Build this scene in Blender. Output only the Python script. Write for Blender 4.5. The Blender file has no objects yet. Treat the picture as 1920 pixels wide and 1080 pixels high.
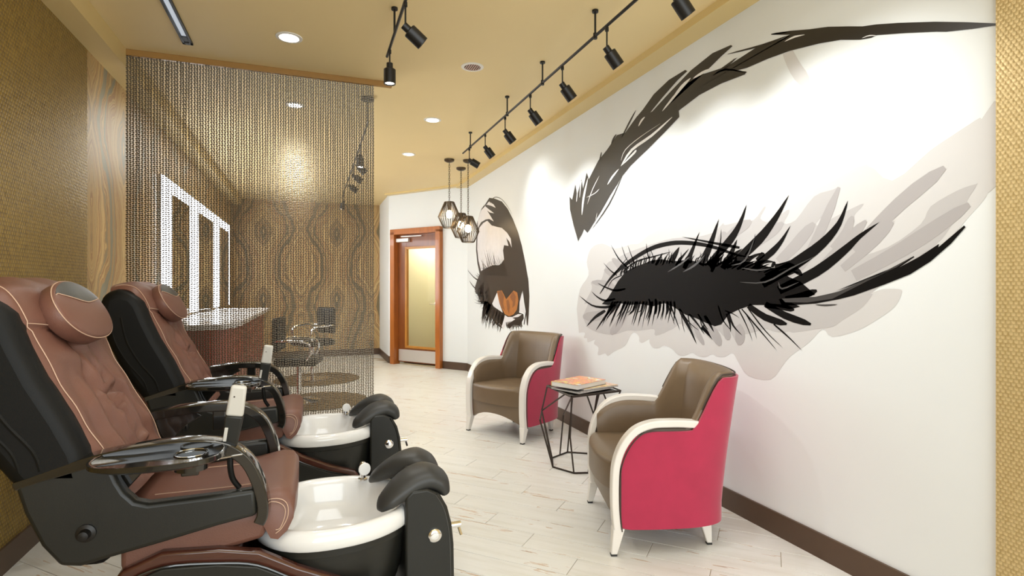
import bpy, bmesh, math, random
from mathutils import Vector, Matrix
random.seed(11)
sc = bpy.context.scene
COL = sc.collection
PI = math.pi
# ------------------------------------------------------------ camera
YAW = math.radians(20.03)
cam_d = bpy.data.cameras.new('camera'); cam = bpy.data.objects.new('camera', cam_d); COL.objects.link(cam)
cam_d.sensor_width = 36.0; cam_d.lens = 36.0 * 1034.0 / 1920.0; cam_d.clip_start = 0.05
cam.location = (0, 0, 1.25); cam.rotation_euler = (PI / 2, 0, -YAW)
sc.camera = cam
# ------------------------------------------------------------ world, exposure
w = bpy.data.worlds.new('world'); sc.world = w; w.use_nodes = True
w.node_tree.nodes['Background'].inputs[0].default_value = (0.90, 0.97, 1.0, 1)
w.node_tree.nodes['Background'].inputs[1].default_value = 0.75
sc.view_settings.view_transform = 'Standard'; sc.view_settings.look = 'None'
sc.view_settings.gamma = 1.0; sc.view_settings.use_curve_mapping = False
sc.view_settings.exposure = 0.08

def tag(o, label=None, cat=None, group=None, kind=None):
    if label: o['label'] = label
    if cat: o['category'] = cat
    if group: o['group'] = group
    if kind: o['kind'] = kind
    return o
def empty(name, loc=(0, 0, 0), rz=0.0, label=None, cat=None, group=None):
    o = bpy.data.objects.new(name, None); COL.objects.link(o)
    o.location = loc; o.rotation_euler = (0, 0, rz); o.empty_display_size = 0.1
    return tag(o, label, cat, group)
# large soft fill lamps added to brighten the room, no real fixtures
def area(name, loc, rot, sx, sy, power, color):
    d = bpy.data.lights.new(name, 'AREA'); d.shape = 'RECTANGLE'; d.size = sx; d.size_y = sy
    d.energy = power; d.color = color
    o = bpy.data.objects.new(name, d); COL.objects.link(o); o.location = loc; o.rotation_euler = rot
    return o
def spot(name, loc, target, power, size_deg, blend, color, radius=0.03):
    d = bpy.data.lights.new(name, 'SPOT'); d.energy = power; d.spot_size = math.radians(size_deg)
    d.spot_blend = blend; d.color = color; d.shadow_soft_size = radius
    o = bpy.data.objects.new(name, d); COL.objects.link(o); o.location = loc
    v = Vector(target) - Vector(loc); o.rotation_euler = v.to_track_quat('-Z', 'Y').to_euler()
    return o
area('camera_side_fill', (0.5, -1.45, 1.4), (math.radians(110), 0, 0), 3.2, 2.4, 86, (0.92, 0.98, 1.0))  # added fill behind the camera, tilted up to brighten the front ceiling
area('ceiling_fill_front', (0.3, 1.2, 2.76), (0, 0, 0), 1.2, 1.8, 26, (0.93, 0.98, 1.0))  # added fill just under the ceiling, not a fixture
area('ceiling_fill_back', (-0.35, 6.9, 2.74), (0, 0, 0), 1.2, 3.0, 30, (0.93, 0.98, 1.0))  # added fill that brightens the space beyond the curtain

# ------------------------------------------------------------ mesh helpers
class MB:
    def __init__(s): s.v = []; s.f = []
    def add(s, vs, fs):
        n = len(s.v); s.v += [tuple(v) for v in vs]; s.f += [tuple(i + n for i in f) for f in fs]; return s
    def box(s, c, d, rz=0, m=None):
        x, y, z = d[0] / 2, d[1] / 2, d[2] / 2
        vs = [Vector((a * x, b * y, e * z)) for e in (-1, 1) for b in (-1, 1) for a in (-1, 1)]
        R = m if m is not None else Matrix.Rotation(rz, 3, 'Z')
        vs = [R @ v + Vector(c) for v in vs]
        return s.add(vs, [(0, 2, 3, 1), (4, 5, 7, 6), (0, 1, 5, 4), (2, 6, 7, 3), (0, 4, 6, 2), (1, 3, 7, 5)])
    def ring(s, rings, cap0=True, cap1=True, closed=False):
        n = len(rings[0]); vs = [p for r in rings for p in r]; fs = []
        m = len(rings)
        for i in range(m if closed else m - 1):
            for j in range(n):
                a = i * n + j; b = i * n + (j + 1) % n; i2 = (i + 1) % m
                fs.append((a, b, i2 * n + (j + 1) % n, i2 * n + j))
        if not closed:
            if cap0: fs.append(tuple(range(n))[::-1])
            if cap1: fs.append(tuple((m - 1) * n + k for k in range(n)))
        return s.add(vs, fs)
    def cyl(s, p0, p1, r0, r1=None, n=12):
        r1 = r0 if r1 is None else r1
        p0, p1 = Vector(p0), Vector(p1); d = (p1 - p0).normalized()
        u = d.orthogonal().normalized(); v = d.cross(u)
        R = lambda p, r: [p + (u * math.cos(2 * PI * k / n) + v * math.sin(2 * PI * k / n)) * r for k in range(n)]
        return s.ring([R(p0, r0), R(p1, r1)])
    def tube(s, pts, r, n=6, closed=False):
        pts = [Vector(p) for p in pts]; N = len(pts); rings = []
        up = None
        for i, p in enumerate(pts):
            a = pts[(i - 1) % N] if closed else pts[max(0, i - 1)]
            b = pts[(i + 1) % N] if closed else pts[min(N - 1, i + 1)]
            d = (b - a).normalized()
            if up is None: up = d.orthogonal().normalized()
            up = (up - d * up.dot(d))
            up = up.normalized() if up.length > 1e-6 else d.orthogonal().normalized()
            v = d.cross(up)
            rr = r[i] if isinstance(r, (list, tuple)) else r
            rings.append([p + (up * math.cos(2 * PI * k / n) + v * math.sin(2 * PI * k / n)) * rr for k in range(n)])
        return s.ring(rings, closed=closed)
    def lathe(s, prof, c=(0, 0, 0), n=24, axis=None):
        rings = [[Vector((r * math.cos(2 * PI * k / n), r * math.sin(2 * PI * k / n), z)) for k in range(n)] for r, z in prof]
        if axis is not None:
            q = Vector(axis).to_track_quat('Z', 'Y').to_matrix(); rings = [[q @ p for p in r] for r in rings]
        rings = [[p + Vector(c) for p in r] for r in rings]
        return s.ring(rings)
    def prism(s, poly, a, b, plane='xz'):
        """extrude a 2-D polygon; plane xz: along y from a to b; xy: along z; yz: along x"""
        def P(p, t):
            return (p[0], t, p[1]) if plane == 'xz' else ((p[0], p[1], t) if plane == 'xy' else (t, p[0], p[1]))
        n = len(poly); vs = [P(p, a) for p in poly] + [P(p, b) for p in poly]
        fs = [tuple(range(n)), tuple(range(2 * n - 1, n - 1, -1))]
        fs += [(i, i + n, (i + 1) % n + n, (i + 1) % n) for i in range(n)]
        return s.add(vs, fs)
    def grid(s, rows, thick=0.0, nrm=None):
        """rows of points -> surface; thick closes it into a slab along -normal"""
        m, n = len(rows), len(rows[0]); vs = [Vector(p) for r in rows for p in r]
        fs = [(i * n + j, i * n + j + 1, (i + 1) * n + j + 1, (i + 1) * n + j) for i in range(m - 1) for j in range(n - 1)]
        if thick:
            back = []
            for i in range(m):
                for j in range(n):
                    a = vs[min(i + 1, m - 1) * n + j] - vs[max(i - 1, 0) * n + j]
                    b = vs[i * n + min(j + 1, n - 1)] - vs[i * n + max(j - 1, 0)]
                    k = a.cross(b); k = k.normalized() if k.length > 1e-9 else Vector((0, 0, 1))
                    back.append(vs[i * n + j] + k * thick)
            N = m * n; vs += back
            fs += [tuple(q + N for q in f[::-1]) for f in fs]
            edge = [(0, j) for j in range(n)] + [(i, n - 1) for i in range(1, m)] + [(m - 1, j) for j in range(n - 2, -1, -1)] + [(i, 0) for i in range(m - 2, 0, -1)]
            ids = [i * n + j for i, j in edge]
            for k in range(len(ids)):
                a, b = ids[k], ids[(k + 1) % len(ids)]
                fs.append((b, a, a + N, b + N))
        return s.add(vs, fs)
    def ellipsoid(s, c, r, n=20, m=12, M=None, p=1.0):
        rings = []
        for i in range(1, m):
            ph = PI * i / m - PI / 2
            row = []
            for k in range(n):
                th = 2 * PI * k / n
                sg = lambda t: math.copysign(abs(t) ** p, t)
                v = Vector((sg(math.cos(ph)) * sg(math.cos(th)) * r[0], sg(math.cos(ph)) * sg(math.sin(th)) * r[1], sg(math.sin(ph)) * r[2]))
                if M is not None: v = M @ v
                row.append(v + Vector(c))
            rings.append(row)
        return s.ring(rings)
    def build(s, name, mat, parent=None, smooth=True, bevel=0.0, seg=2, subsurf=0, angle=40, loc=None, rot=None):
        me = bpy.data.meshes.new(name); me.from_pydata(s.v, [], s.f); me.update()
        bm = bmesh.new(); bm.from_mesh(me)
        bmesh.ops.recalc_face_normals(bm, faces=bm.faces); bm.to_mesh(me); bm.free()
        o = bpy.data.objects.new(name, me); COL.objects.link(o); me.materials.append(mat)
        if parent is not None: o.parent = parent
        if loc: o.location = loc
        if rot: o.rotation_euler = rot
        if bevel:
            b = o.modifiers.new('b', 'BEVEL'); b.width = bevel; b.segments = seg; b.limit_method = 'ANGLE'; b.angle_limit = math.radians(35)
        if subsurf:
            q = o.modifiers.new('s', 'SUBSURF'); q.levels = subsurf; q.render_levels = subsurf
        if smooth:
            for p in me.polygons: p.use_smooth = True
            if not subsurf:
                me.set_sharp_from_angle(angle=math.radians(angle))
        return o
def cr(P, n=6):
    P = [Vector(p) for p in P]; Q = [P[0]] + P + [P[-1]]; out = []
    for i in range(1, len(Q) - 2):
        a, b, c, d = Q[i - 1:i + 3]
        for k in range(n):
            t = k / n
            out.append(.5 * ((2 * b) + (c - a) * t + (2 * a - 5 * b + 4 * c - d) * t * t + (3 * b - a - 3 * c + d) * t ** 3))
    out.append(P[-1]); return out
def copy_tree(o, parent=None):
    c = o.copy(); COL.objects.link(c); c.parent = parent
    for ch in list(o.children): copy_tree(ch, c)
    return c

# ------------------------------------------------------------ materials
def mat(name, color, rough=0.5, metal=0.0, noise=0.0, scale=20.0, bump=0.0, bscale=200.0, coat=0.0, spec=0.5, sheen=0.0, stretch=None, alpha=1.0, trans=0.0):
    m = bpy.data.materials.new(name); m.use_nodes = True; nt = m.node_tree; b = nt.nodes['Principled BSDF']
    b.inputs['Base Color'].default_value = (*color, 1); b.inputs['Roughness'].default_value = rough
    b.inputs['Metallic'].default_value = metal; b.inputs['Coat Weight'].default_value = coat
    b.inputs['Coat Roughness'].default_value = 0.05
    b.inputs['Specular IOR Level'].default_value = spec; b.inputs['Sheen Weight'].default_value = sheen
    b.inputs['Transmission Weight'].default_value = trans
    tc = nt.nodes.new('ShaderNodeTexCoord'); mp = nt.nodes.new('ShaderNodeMapping')
    nt.links.new(tc.outputs['Object'], mp.inputs['Vector'])
    if stretch: mp.inputs['Scale'].default_value = stretch
    n = nt.nodes.new('ShaderNodeTexNoise'); n.inputs['Scale'].default_value = scale; n.inputs['Detail'].default_value = 4
    nt.links.new(mp.outputs[0], n.inputs['Vector'])
    if noise:
        r = nt.nodes.new('ShaderNodeMix'); r.data_type = 'RGBA'
        r.inputs['A'].default_value = (*[max(0, c * (1 - noise)) for c in color], 1)
        r.inputs['B'].default_value = (*[min(1, c * (1 + noise)) for c in color], 1)
        nt.links.new(n.outputs['Fac'], r.inputs['Factor']); nt.links.new(r.outputs['Result'], b.inputs['Base Color'])
    if bump:
        n2 = nt.nodes.new('ShaderNodeTexNoise'); n2.inputs['Scale'].default_value = bscale; n2.inputs['Detail'].default_value = 3
        nt.links.new(mp.outputs[0], n2.inputs['Vector'])
        bp = nt.nodes.new('ShaderNodeBump'); bp.inputs['Strength'].default_value = bump; bp.inputs['Distance'].default_value = 0.002
        nt.links.new(n2.outputs['Fac'], bp.inputs['Height']); nt.links.new(bp.outputs['Normal'], b.inputs['Normal'])
    return m
def emis(name, color, strength):
    m = bpy.data.materials.new(name); m.use_nodes = True; b = m.node_tree.nodes['Principled BSDF']
    b.inputs['Base Color'].default_value = (*color, 1)
    b.inputs['Emission Color'].default_value = (*color, 1); b.inputs['Emission Strength'].default_value = strength
    return m
class NT:
    def __init__(s, m): s.t = m.node_tree; s.b = s.t.nodes['Principled BSDF']
    def n(s, typ, **kw):
        o = s.t.nodes.new(typ)
        for k, v in kw.items():
            if hasattr(o, k): setattr(o, k, v)
            else: o.inputs[k].default_value = v
        return o
    def l(s, a, b): s.t.links.new(a, b)
    def m(s, op, a, b=None, c=None):
        o = s.t.nodes.new('ShaderNodeMath'); o.operation = op
        for i, x in enumerate((a, b, c)):
            if x is None: continue
            if isinstance(x, (int, float)): o.inputs[i].default_value = x
            else: s.l(x, o.inputs[i])
        return o.outputs[0]
    def ramp(s, fac, stops, interp='LINEAR'):
        o = s.t.nodes.new('ShaderNodeValToRGB'); o.color_ramp.interpolation = interp
        el = o.color_ramp.elements
        while len(el) < len(stops): el.new(0.5)
        for e, (p, c) in zip(el, stops): e.position = p; e.color = (*c, 1)
        s.l(fac, o.inputs[0]); return o.outputs[0]

M = {}
M['wall_white'] = mat('painted_wall', (0.78, 0.805, 0.80), 0.55, noise=0.015, scale=2)
M['ceil'] = mat('gold_ceiling_paint', (0.80, 0.62, 0.31), 0.55, noise=0.03, scale=1.5, spec=0.5)
M['soffit'] = mat('gold_soffit_paint', (0.70, 0.53, 0.23), 0.4, noise=0.03, scale=2)
M['base'] = mat('brown_baseboard', (0.085, 0.048, 0.026), 0.42, noise=0.1, scale=6)
M['mullion'] = mat('bronze_rail', (0.34, 0.18, 0.045), 0.45, noise=0.08)
M['black'] = mat('black_metal', (0.012, 0.011, 0.010), 0.42, metal=0.2, noise=0.1)
M['bronze'] = mat('dark_bronze', (0.10, 0.075, 0.05), 0.35, metal=0.9, noise=0.15, scale=60)
M['bead'] = mat('curtain_bead_metal', (0.15, 0.128, 0.098), 0.30, metal=0.9)
M['chrome'] = mat('chrome', (0.85, 0.85, 0.86), 0.08, metal=1.0)
M['char'] = mat('charcoal_shell', (0.017, 0.017, 0.014), 0.36, spec=0.4, noise=0.12, scale=8, bump=0.15, bscale=900)
M['charback'] = mat('black_back_shell', (0.006, 0.006, 0.0055), 0.5, spec=0.22, noise=0.12, scale=6, bump=0.2, bscale=700)
M['gloss'] = mat('gloss_black', (0.012, 0.011, 0.009), 0.12, coat=0.9, noise=0.1)
M['wood_base'] = mat('mahogany_gloss', (0.07, 0.022, 0.014), 0.22, coat=0.7, noise=0.5, scale=9, stretch=(1, 6, 8))
M['leather'] = mat('brown_leather', (0.185, 0.083, 0.058), 0.38, noise=0.14, scale=7, bump=0.35, bscale=420, spec=0.45)
M['leather_dark'] = mat('dark_leather_patch', (0.035, 0.034, 0.028), 0.35, noise=0.5, scale=10, stretch=(1, 9, 1))
M['stitch'] = mat('cream_thread', (0.62, 0.42, 0.30), 0.7)
M['porcelain'] = mat('white_acrylic', (0.86, 0.86, 0.85), 0.12, coat=0.5, noise=0.01)
M['pad'] = mat('grey_rubber_pad', (0.032, 0.032, 0.030), 0.46, noise=0.12, scale=12)
M['remote'] = mat('remote_silver', (0.62, 0.60, 0.55), 0.35)
M['taupe'] = mat('bronze_vinyl', (0.175, 0.120, 0.072), 0.36, noise=0.08, scale=14, bump=0.12, bscale=900, spec=0.5)
M['piping'] = mat('dark_piping', (0.05, 0.035, 0.025), 0.5)
M['pink'] = mat('pink_velvet', (0.43, 0.014, 0.062), 0.75, noise=0.16, scale=9, bump=0.15, bscale=500, sheen=0.35)
M['cream'] = mat('white_lacquer', (0.84, 0.80, 0.75), 0.28, coat=0.3)
M['foot'] = mat('black_glide', (0.02, 0.02, 0.02), 0.6)
M['wire'] = mat('table_wire', (0.045, 0.032, 0.024), 0.4, metal=0.6)
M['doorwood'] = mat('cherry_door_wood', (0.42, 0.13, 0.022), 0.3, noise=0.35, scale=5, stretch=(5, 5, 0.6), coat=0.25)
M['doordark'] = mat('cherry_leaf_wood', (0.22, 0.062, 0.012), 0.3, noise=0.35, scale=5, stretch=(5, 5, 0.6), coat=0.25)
M['doorgold'] = mat('glazing_bead_wood', (0.50, 0.22, 0.04), 0.3, noise=0.2, scale=6)
M['steel'] = mat('brushed_steel', (0.72, 0.69, 0.65), 0.4, metal=0.5, noise=0.05, stretch=(1, 1, 20))
M['room_wall'] = mat('cream_room_wall', (0.80, 0.76, 0.58), 0.6)
M['room_floor'] = mat('brown_room_floor', (0.12, 0.03, 0.015), 0.5)
M['red'] = mat('red_brown_counter_front', (0.30, 0.05, 0.025), 0.4, noise=0.25, scale=4)
M['counter'] = mat('white_quartz', (0.82, 0.80, 0.80), 0.2, noise=0.03)
M['mat_brown'] = mat('brown_floor_mat', (0.16, 0.10, 0.035), 0.5, noise=0.15)
M['mirror'] = mat('mirror_glass', (0.82, 0.83, 0.78), 0.02, metal=1.0)
M['grout'] = mat('tan_grout', (0.46, 0.39, 0.30), 0.8, noise=0.2, scale=20)
M['paper'] = mat('page_white', (0.78, 0.75, 0.70), 0.6, noise=0.05, scale=300, stretch=(1, 1, 12))
M['lamp_on'] = emis('lamp_lit', (1.0, 0.93, 0.82), 14)
M['led'] = emis('mirror_led', (0.90, 0.95, 1.0), 11)
M['slot'] = emis('slot_light', (0.75, 0.85, 1.0), 0.35)
M['bulb'] = emis('warm_bulb', (1.0, 0.74, 0.42), 28)
M['baffle'] = mat('pink_baffle', (0.75, 0.50, 0.42), 0.25, metal=0.3)
M['trimwhite'] = mat('downlight_trim', (0.80, 0.76, 0.68), 0.4)

def gold_texture(name, base, dark, cell, strength=0.75):
    m = bpy.data.materials.new(name); m.use_nodes = True; t = NT(m)
    tc = t.n('ShaderNodeTexCoord'); sp = t.n('ShaderNodeSeparateXYZ'); t.l(tc.outputs['Object'], sp.inputs[0])
    y, z = sp.outputs[1], sp.outputs[2]
    k = 1.0 / cell
    # triangular facets: pyramids on a staggered lattice with per-cell tilt
    zz = t.m('MULTIPLY', z, k * 1.1547); row = t.m('FLOOR', zz)
    yy = t.m('ADD', t.m('MULTIPLY', y, k), t.m('MULTIPLY', row, 0.5))
    fz = t.m('FRACT', zz); fy = t.m('FRACT', yy)
    tri = t.m('MINIMUM', t.m('SUBTRACT', 1.0, t.m('ABSOLUTE', t.m('SUBTRACT', t.m('MULTIPLY', fy, 2), 1))), t.m('SUBTRACT', 1, fz))
    vn = t.n('ShaderNodeTexVoronoi', Scale=k * 1.3); t.l(tc.outputs['Object'], vn.inputs['Vector'])
    n1 = t.n('ShaderNodeTexNoise', Scale=k * 0.9, Detail=3.0); t.l(tc.outputs['Object'], n1.inputs['Vector'])
    h = t.m('ADD', tri, t.m('MULTIPLY', vn.outputs['Distance'], 0.5))
    fac = t.m('ADD', t.m('MULTIPLY', tri, 0.9), t.m('MULTIPLY', t.m('SUBTRACT', n1.outputs['Fac'], 0.5), 0.8))
    c = t.ramp(fac, [(0.0, dark), (0.45, base), (1.0, tuple(min(1, q * 1.2) for q in base))]); t.l(c, t.b.inputs['Base Color'])
    bp = t.n('ShaderNodeBump', Strength=strength, Distance=0.004); t.l(h, bp.inputs['Height']); t.l(bp.outputs[0], t.b.inputs['Normal'])
    t.b.inputs['Roughness'].default_value = 0.38; t.b.inputs['Metallic'].default_value = 0.25
    return m
M['gold'] = gold_texture('embossed_gold_wallpaper', (0.36, 0.235, 0.050), (0.15, 0.09, 0.016), 0.021)
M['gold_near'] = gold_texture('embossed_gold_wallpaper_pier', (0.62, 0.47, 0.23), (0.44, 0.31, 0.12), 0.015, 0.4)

def agate(name, axis, centre, cool=((0.17, 0.175, 0.14), (0.22, 0.22, 0.16))):
    """wavy agate wallpaper, mirrored about a centre line"""
    m = bpy.data.materials.new(name); m.use_nodes = True; t = NT(m)
    tc = t.n('ShaderNodeTexCoord'); sp = t.n('ShaderNodeSeparateXYZ'); t.l(tc.outputs['Object'], sp.inputs[0])
    u = sp.outputs[axis]; z = sp.outputs[2]
    # mirror tiling: u' = |((u - centre) mod 1.3) - .65|
    q = t.m('SUBTRACT', u, centre)
    q = t.m('PINGPONG', t.m('ABSOLUTE', q), 0.62)
    cb = t.n('ShaderNodeCombineXYZ'); t.l(q, cb.inputs[0]); t.l(t.m('MULTIPLY', z, 0.62), cb.inputs[2])
    n1 = t.n('ShaderNodeTexNoise', Scale=2.0, Detail=2.5); t.l(cb.outputs[0], n1.inputs['Vector'])
    n2 = t.n('ShaderNodeTexNoise', Scale=14.0, Detail=4.0); t.l(cb.outputs[0], n2.inputs['Vector'])
    wv = t.m('MULTIPLY', t.m('SINE', t.m('ADD', t.m('MULTIPLY', z, 4.6), 0.6)), 0.12)
    wv2 = t.m('MULTIPLY', t.m('SINE', t.m('MULTIPLY', z, 10.5)), 0.025)
    ph = t.m('ADD', t.m('ADD', q, t.m('ADD', wv, wv2)), t.m('MULTIPLY', t.m('SUBTRACT', n1.outputs['Fac'], 0.5), 0.50))
    ph = t.m('ADD', ph, t.m('MULTIPLY', t.m('SUBTRACT', n2.outputs['Fac'], 0.5), 0.05))
    big = t.m('MULTIPLY', t.m('ADD', t.m('SINE', t.m('MULTIPLY', ph, 13.0)), 1), 0.5)
    fine = t.m('MULTIPLY', t.m('ADD', t.m('SINE', t.m('MULTIPLY', ph, 150.0)), 1), 0.5)
    fine2 = t.m('MULTIPLY', t.m('ADD', t.m('SINE', t.m('MULTIPLY', ph, 61.0)), 1), 0.5)
    f = t.m('ADD', t.m('MULTIPLY', big, 0.46), t.m('ADD', t.m('MULTIPLY', fine, 0.22), t.m('MULTIPLY', fine2, 0.32)))
    c = t.ramp(f, [(0.0, cool[0]), (0.2, cool[1]), (0.33, (0.30, 0.19, 0.08)), (0.42, (0.55, 0.38, 0.15)), (0.5, (0.30, 0.15, 0.06)), (0.62, (0.44, 0.27, 0.10)), (0.72, (0.56, 0.40, 0.17)), (0.82, (0.33, 0.19, 0.07)), (1.0, (0.52, 0.37, 0.16))])
    t.l(c, t.b.inputs['Base Color']); t.b.inputs['Roughness'].default_value = 0.4
    bp = t.n('ShaderNodeBump', Strength=0.2, Distance=0.002); t.l(f, bp.inputs['Height']); t.l(bp.outputs[0], t.b.inputs['Normal'])
    return m
M['agate_x'] = agate('agate_wallpaper_end', 0, 0.45, ((0.10, 0.09, 0.05), (0.17, 0.13, 0.06)))
M['agate_y'] = agate('agate_wallpaper_side', 1, 4.7)

def plank_mat():
    m = bpy.data.materials.new('whitewashed_wood_tile'); m.use_nodes = True; t = NT(m)
    tc = t.n('ShaderNodeTexCoord'); oi = t.n('ShaderNodeObjectInfo')
    off = t.n('ShaderNodeVectorMath', operation='SCALE'); off.inputs[0].default_value = (31.0, 17.0, 5.0); t.l(oi.outputs['Random'], off.inputs['Scale'])
    ad = t.n('ShaderNodeVectorMath', operation='ADD'); t.l(tc.outputs['Object'], ad.inputs[0]); t.l(off.outputs[0], ad.inputs[1])
    mp = t.n('ShaderNodeMapping'); mp.inputs['Scale'].default_value = (2.2, 22.0, 1.0); t.l(ad.outputs[0], mp.inputs['Vector'])
    n1 = t.n('ShaderNodeTexNoise', Scale=1.0, Detail=5.0, Roughness=0.65); t.l(mp.outputs[0], n1.inputs['Vector'])
    mp2 = t.n('ShaderNodeMapping'); mp2.inputs['Scale'].default_value = (7.0, 85.0, 1.0); t.l(ad.outputs[0], mp2.inputs['Vector'])
    n2 = t.n('ShaderNodeTexNoise', Scale=1.0, Detail=3.0); t.l(mp2.outputs[0], n2.inputs['Vector'])
    n3 = t.n('ShaderNodeTexNoise', Scale=3.0, Detail=2.0); t.l(ad.outputs[0], n3.inputs['Vector'])
    base = t.ramp(n1.outputs['Fac'], [(0.25, (0.70, 0.68, 0.62)), (0.5, (0.79, 0.78, 0.74)), (0.8, (0.84, 0.83, 0.80))])
    # scraped streaks showing brown wood, mostly along one edge
    sy = t.n('ShaderNodeSeparateXYZ'); t.l(tc.outputs['Object'], sy.inputs[0])
    edge = t.m('SMOOTH_MIN', 1.0, t.m('MULTIPLY', t.m('ABSOLUTE', sy.outputs[1]), 13.0), 0.1)
    msk = t.m('MULTIPLY', t.m('GREATER_THAN', t.m('ADD', n1.outputs['Fac'], t.m('MULTIPLY', edge, 0.07)), 0.635), t.m('GREATER_THAN', n2.outputs['Fac'], 0.5))
    msk = t.m('MULTIPLY', msk, t.m('GREATER_THAN', n3.outputs['Fac'], 0.5))
    wood = t.ramp(n2.outputs['Fac'], [(0.4, (0.50, 0.30, 0.16)), (0.58, (0.58, 0.40, 0.25)), (0.72, (0.22, 0.13, 0.08))])
    mx = t.n('ShaderNodeMix', data_type='RGBA'); t.l(t.m('MULTIPLY', msk, 0.75), mx.inputs['Factor']); t.l(base, mx.inputs['A']); t.l(wood, mx.inputs['B'])
    t.l(mx.outputs['Result'], t.b.inputs['Base Color']); t.b.inputs['Roughness'].default_value = 0.36
    bp = t.n('ShaderNodeBump', Strength=0.15, Distance=0.002); t.l(n1.outputs['Fac'], bp.inputs['Height']); t.l(bp.outputs[0], t.b.inputs['Normal'])
    return m
M['plank'] = plank_mat()
def cover_mat(name, cols, scale=13.0):
    m = bpy.data.materials.new(name); m.use_nodes = True; t = NT(m)
    tc = t.n('ShaderNodeTexCoord'); n1 = t.n('ShaderNodeTexNoise', Scale=scale, Detail=2.0, Distortion=1.2); t.l(tc.outputs['Object'], n1.inputs['Vector'])
    k = len(cols); c = t.ramp(n1.outputs['Fac'], [(0.3 + 0.4 * i / (k - 1), q) for i, q in enumerate(cols)]); t.l(c, t.b.inputs['Base Color'])
    t.b.inputs['Roughness'].default_value = 0.3
    return m
M['cover_sun'] = cover_mat('orange_yellow_cover', [(0.82, 0.62, 0.06), (0.85, 0.50, 0.08), (0.80, 0.20, 0.10), (0.85, 0.42, 0.22), (0.55, 0.16, 0.16), (0.85, 0.70, 0.10), (0.70, 0.72, 0.75)])
M['cover_grey'] = cover_mat('grey_pattern_cover', [(0.10, 0.09, 0.09), (0.55, 0.52, 0.50), (0.22, 0.20, 0.19), (0.7, 0.68, 0.66)], 26.0)
M['cover_mix'] = cover_mat('pale_mixed_cover', [(0.6, 0.58, 0.5), (0.75, 0.60, 0.25), (0.55, 0.25, 0.12), (0.7, 0.7, 0.68)], 16.0)
# ------------------------------------------------------------ room shell
XL, XR = -1.27, 2.22          # left and right walls
CE, SL, SR = 2.81, 2.69, 2.765  # ceiling, left and right soffit undersides
C1, C2 = (1.22, 9.35), (2.22, 8.05); YB = 10.65; YF = -1.5
def st(o): o['kind'] = 'structure'; return o
fl = st(MB().prism([(XL - .1, YF), (XR + .1, YF), (XR + .1, YB + .1), (XL - .1, YB + .1)], -0.08, -0.004, 'xy').build('floor', M['grout'], smooth=False))
def clip(poly, a, b, c):      # keep a*x+b*y<=c
    out = []
    for i in range(len(poly)):
        p, q = poly[i], poly[(i + 1) % len(poly)]
        fp, fq = a * p[0] + b * p[1] - c, a * q[0] + b * q[1] - c
        if fp <= 0: out.append(p)
        if (fp < 0) != (fq < 0):
            t = fp / (fp - fq); out.append((p[0] + (q[0] - p[0]) * t, p[1] + (q[1] - p[1]) * t))
    return out
PW, PL = 0.157, 0.85
s2 = math.sqrt(.5); farP = MB(); plank_full = None
dx_, dy_ = C2[0] - C1[0], C2[1] - C1[1]
for r in range(-8, 60):
    n0 = 2.28 + (r - 0) * PW
    sh = 0.80 + 0.283 * r
    for k in range(-14, 14):
        v0 = (sh % PL) + k * PL
        cn, cv = n0 + PW / 2, v0 + PL / 2
        cx, cy = (cn - cv) * s2, (cn + cv) * s2
        if cx < XL - .6 or cx > XR + .6 or cy < -.6 or cy > YB + .6: continue
        g = 0.0016
        loc = [(-PL / 2 + g, -PW / 2 + g), (PL / 2 - g, -PW / 2 + g), (PL / 2 - g, PW / 2 - g), (-PL / 2 + g, PW / 2 - g)]
        # local x along (-1,1)/sqrt2, local y along (1,1)/sqrt2 -> rotation 135 deg, y flipped handled by sign
        W = [(cx - a * s2 - b * s2 * -1, cy + a * s2 + b * s2) for a, b in loc]
        P = clip(W, -1, 0, -XL - .0); P = clip(P, 1, 0, XR); P = clip(P, 0, -1, .6) if P else P
        if P and cy > 7.6 and max(p[0] for p in P) > 1.1 and cx > 1.0:
            nx, ny = -dy_, dx_   # outward normal of door wall
            P = clip(P, nx, ny, nx * C1[0] + ny * C1[1]) if cx > 1.22 or cy < 9.35 else clip(P, 1, 0, 1.22)
        if P: P = clip(P, 0, 1, YB)
        if len(P) < 3: continue
        full = len(P) == 4 and all(abs(p[0] - q[0]) < 1e-6 and abs(p[1] - q[1]) < 1e-6 for p, q in zip(P, W))
        if cy > 7.4:
            farP.prism(P, -0.004, 0.0, 'xy'); continue
        ang = math.radians(135)
        ca, sa = math.cos(ang), math.sin(ang)
        if full and plank_full is not None:
            o = plank_full.copy(); COL.objects.link(o); o.location = (cx, cy, 0); continue
        Lp = [((p[0] - cx) * ca + (p[1] - cy) * sa, -(p[0] - cx) * sa + (p[1] - cy) * ca) for p in P]
        b = MB(); mm = len(Lp); ce = (sum(p[0] for p in Lp) / mm, sum(p[1] for p in Lp) / mm)
        ins = [(p[0] + (ce[0] - p[0]) * .004, p[1] + (ce[1] - p[1]) * .02) for p in Lp]
        b.ring([[(x, y, -0.004) for x, y in Lp], [(x, y, -0.0008) for x, y in Lp], [(x, y, 0.0) for x, y in ins]])
        o = b.build('plank', M['plank'], fl, smooth=False, loc=(cx, cy, 0), rot=(0, 0, ang))
        if full: plank_full = o
o = farP.build('plank', M['plank'], fl, smooth=False); o['kind'] = 'stuff'

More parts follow.
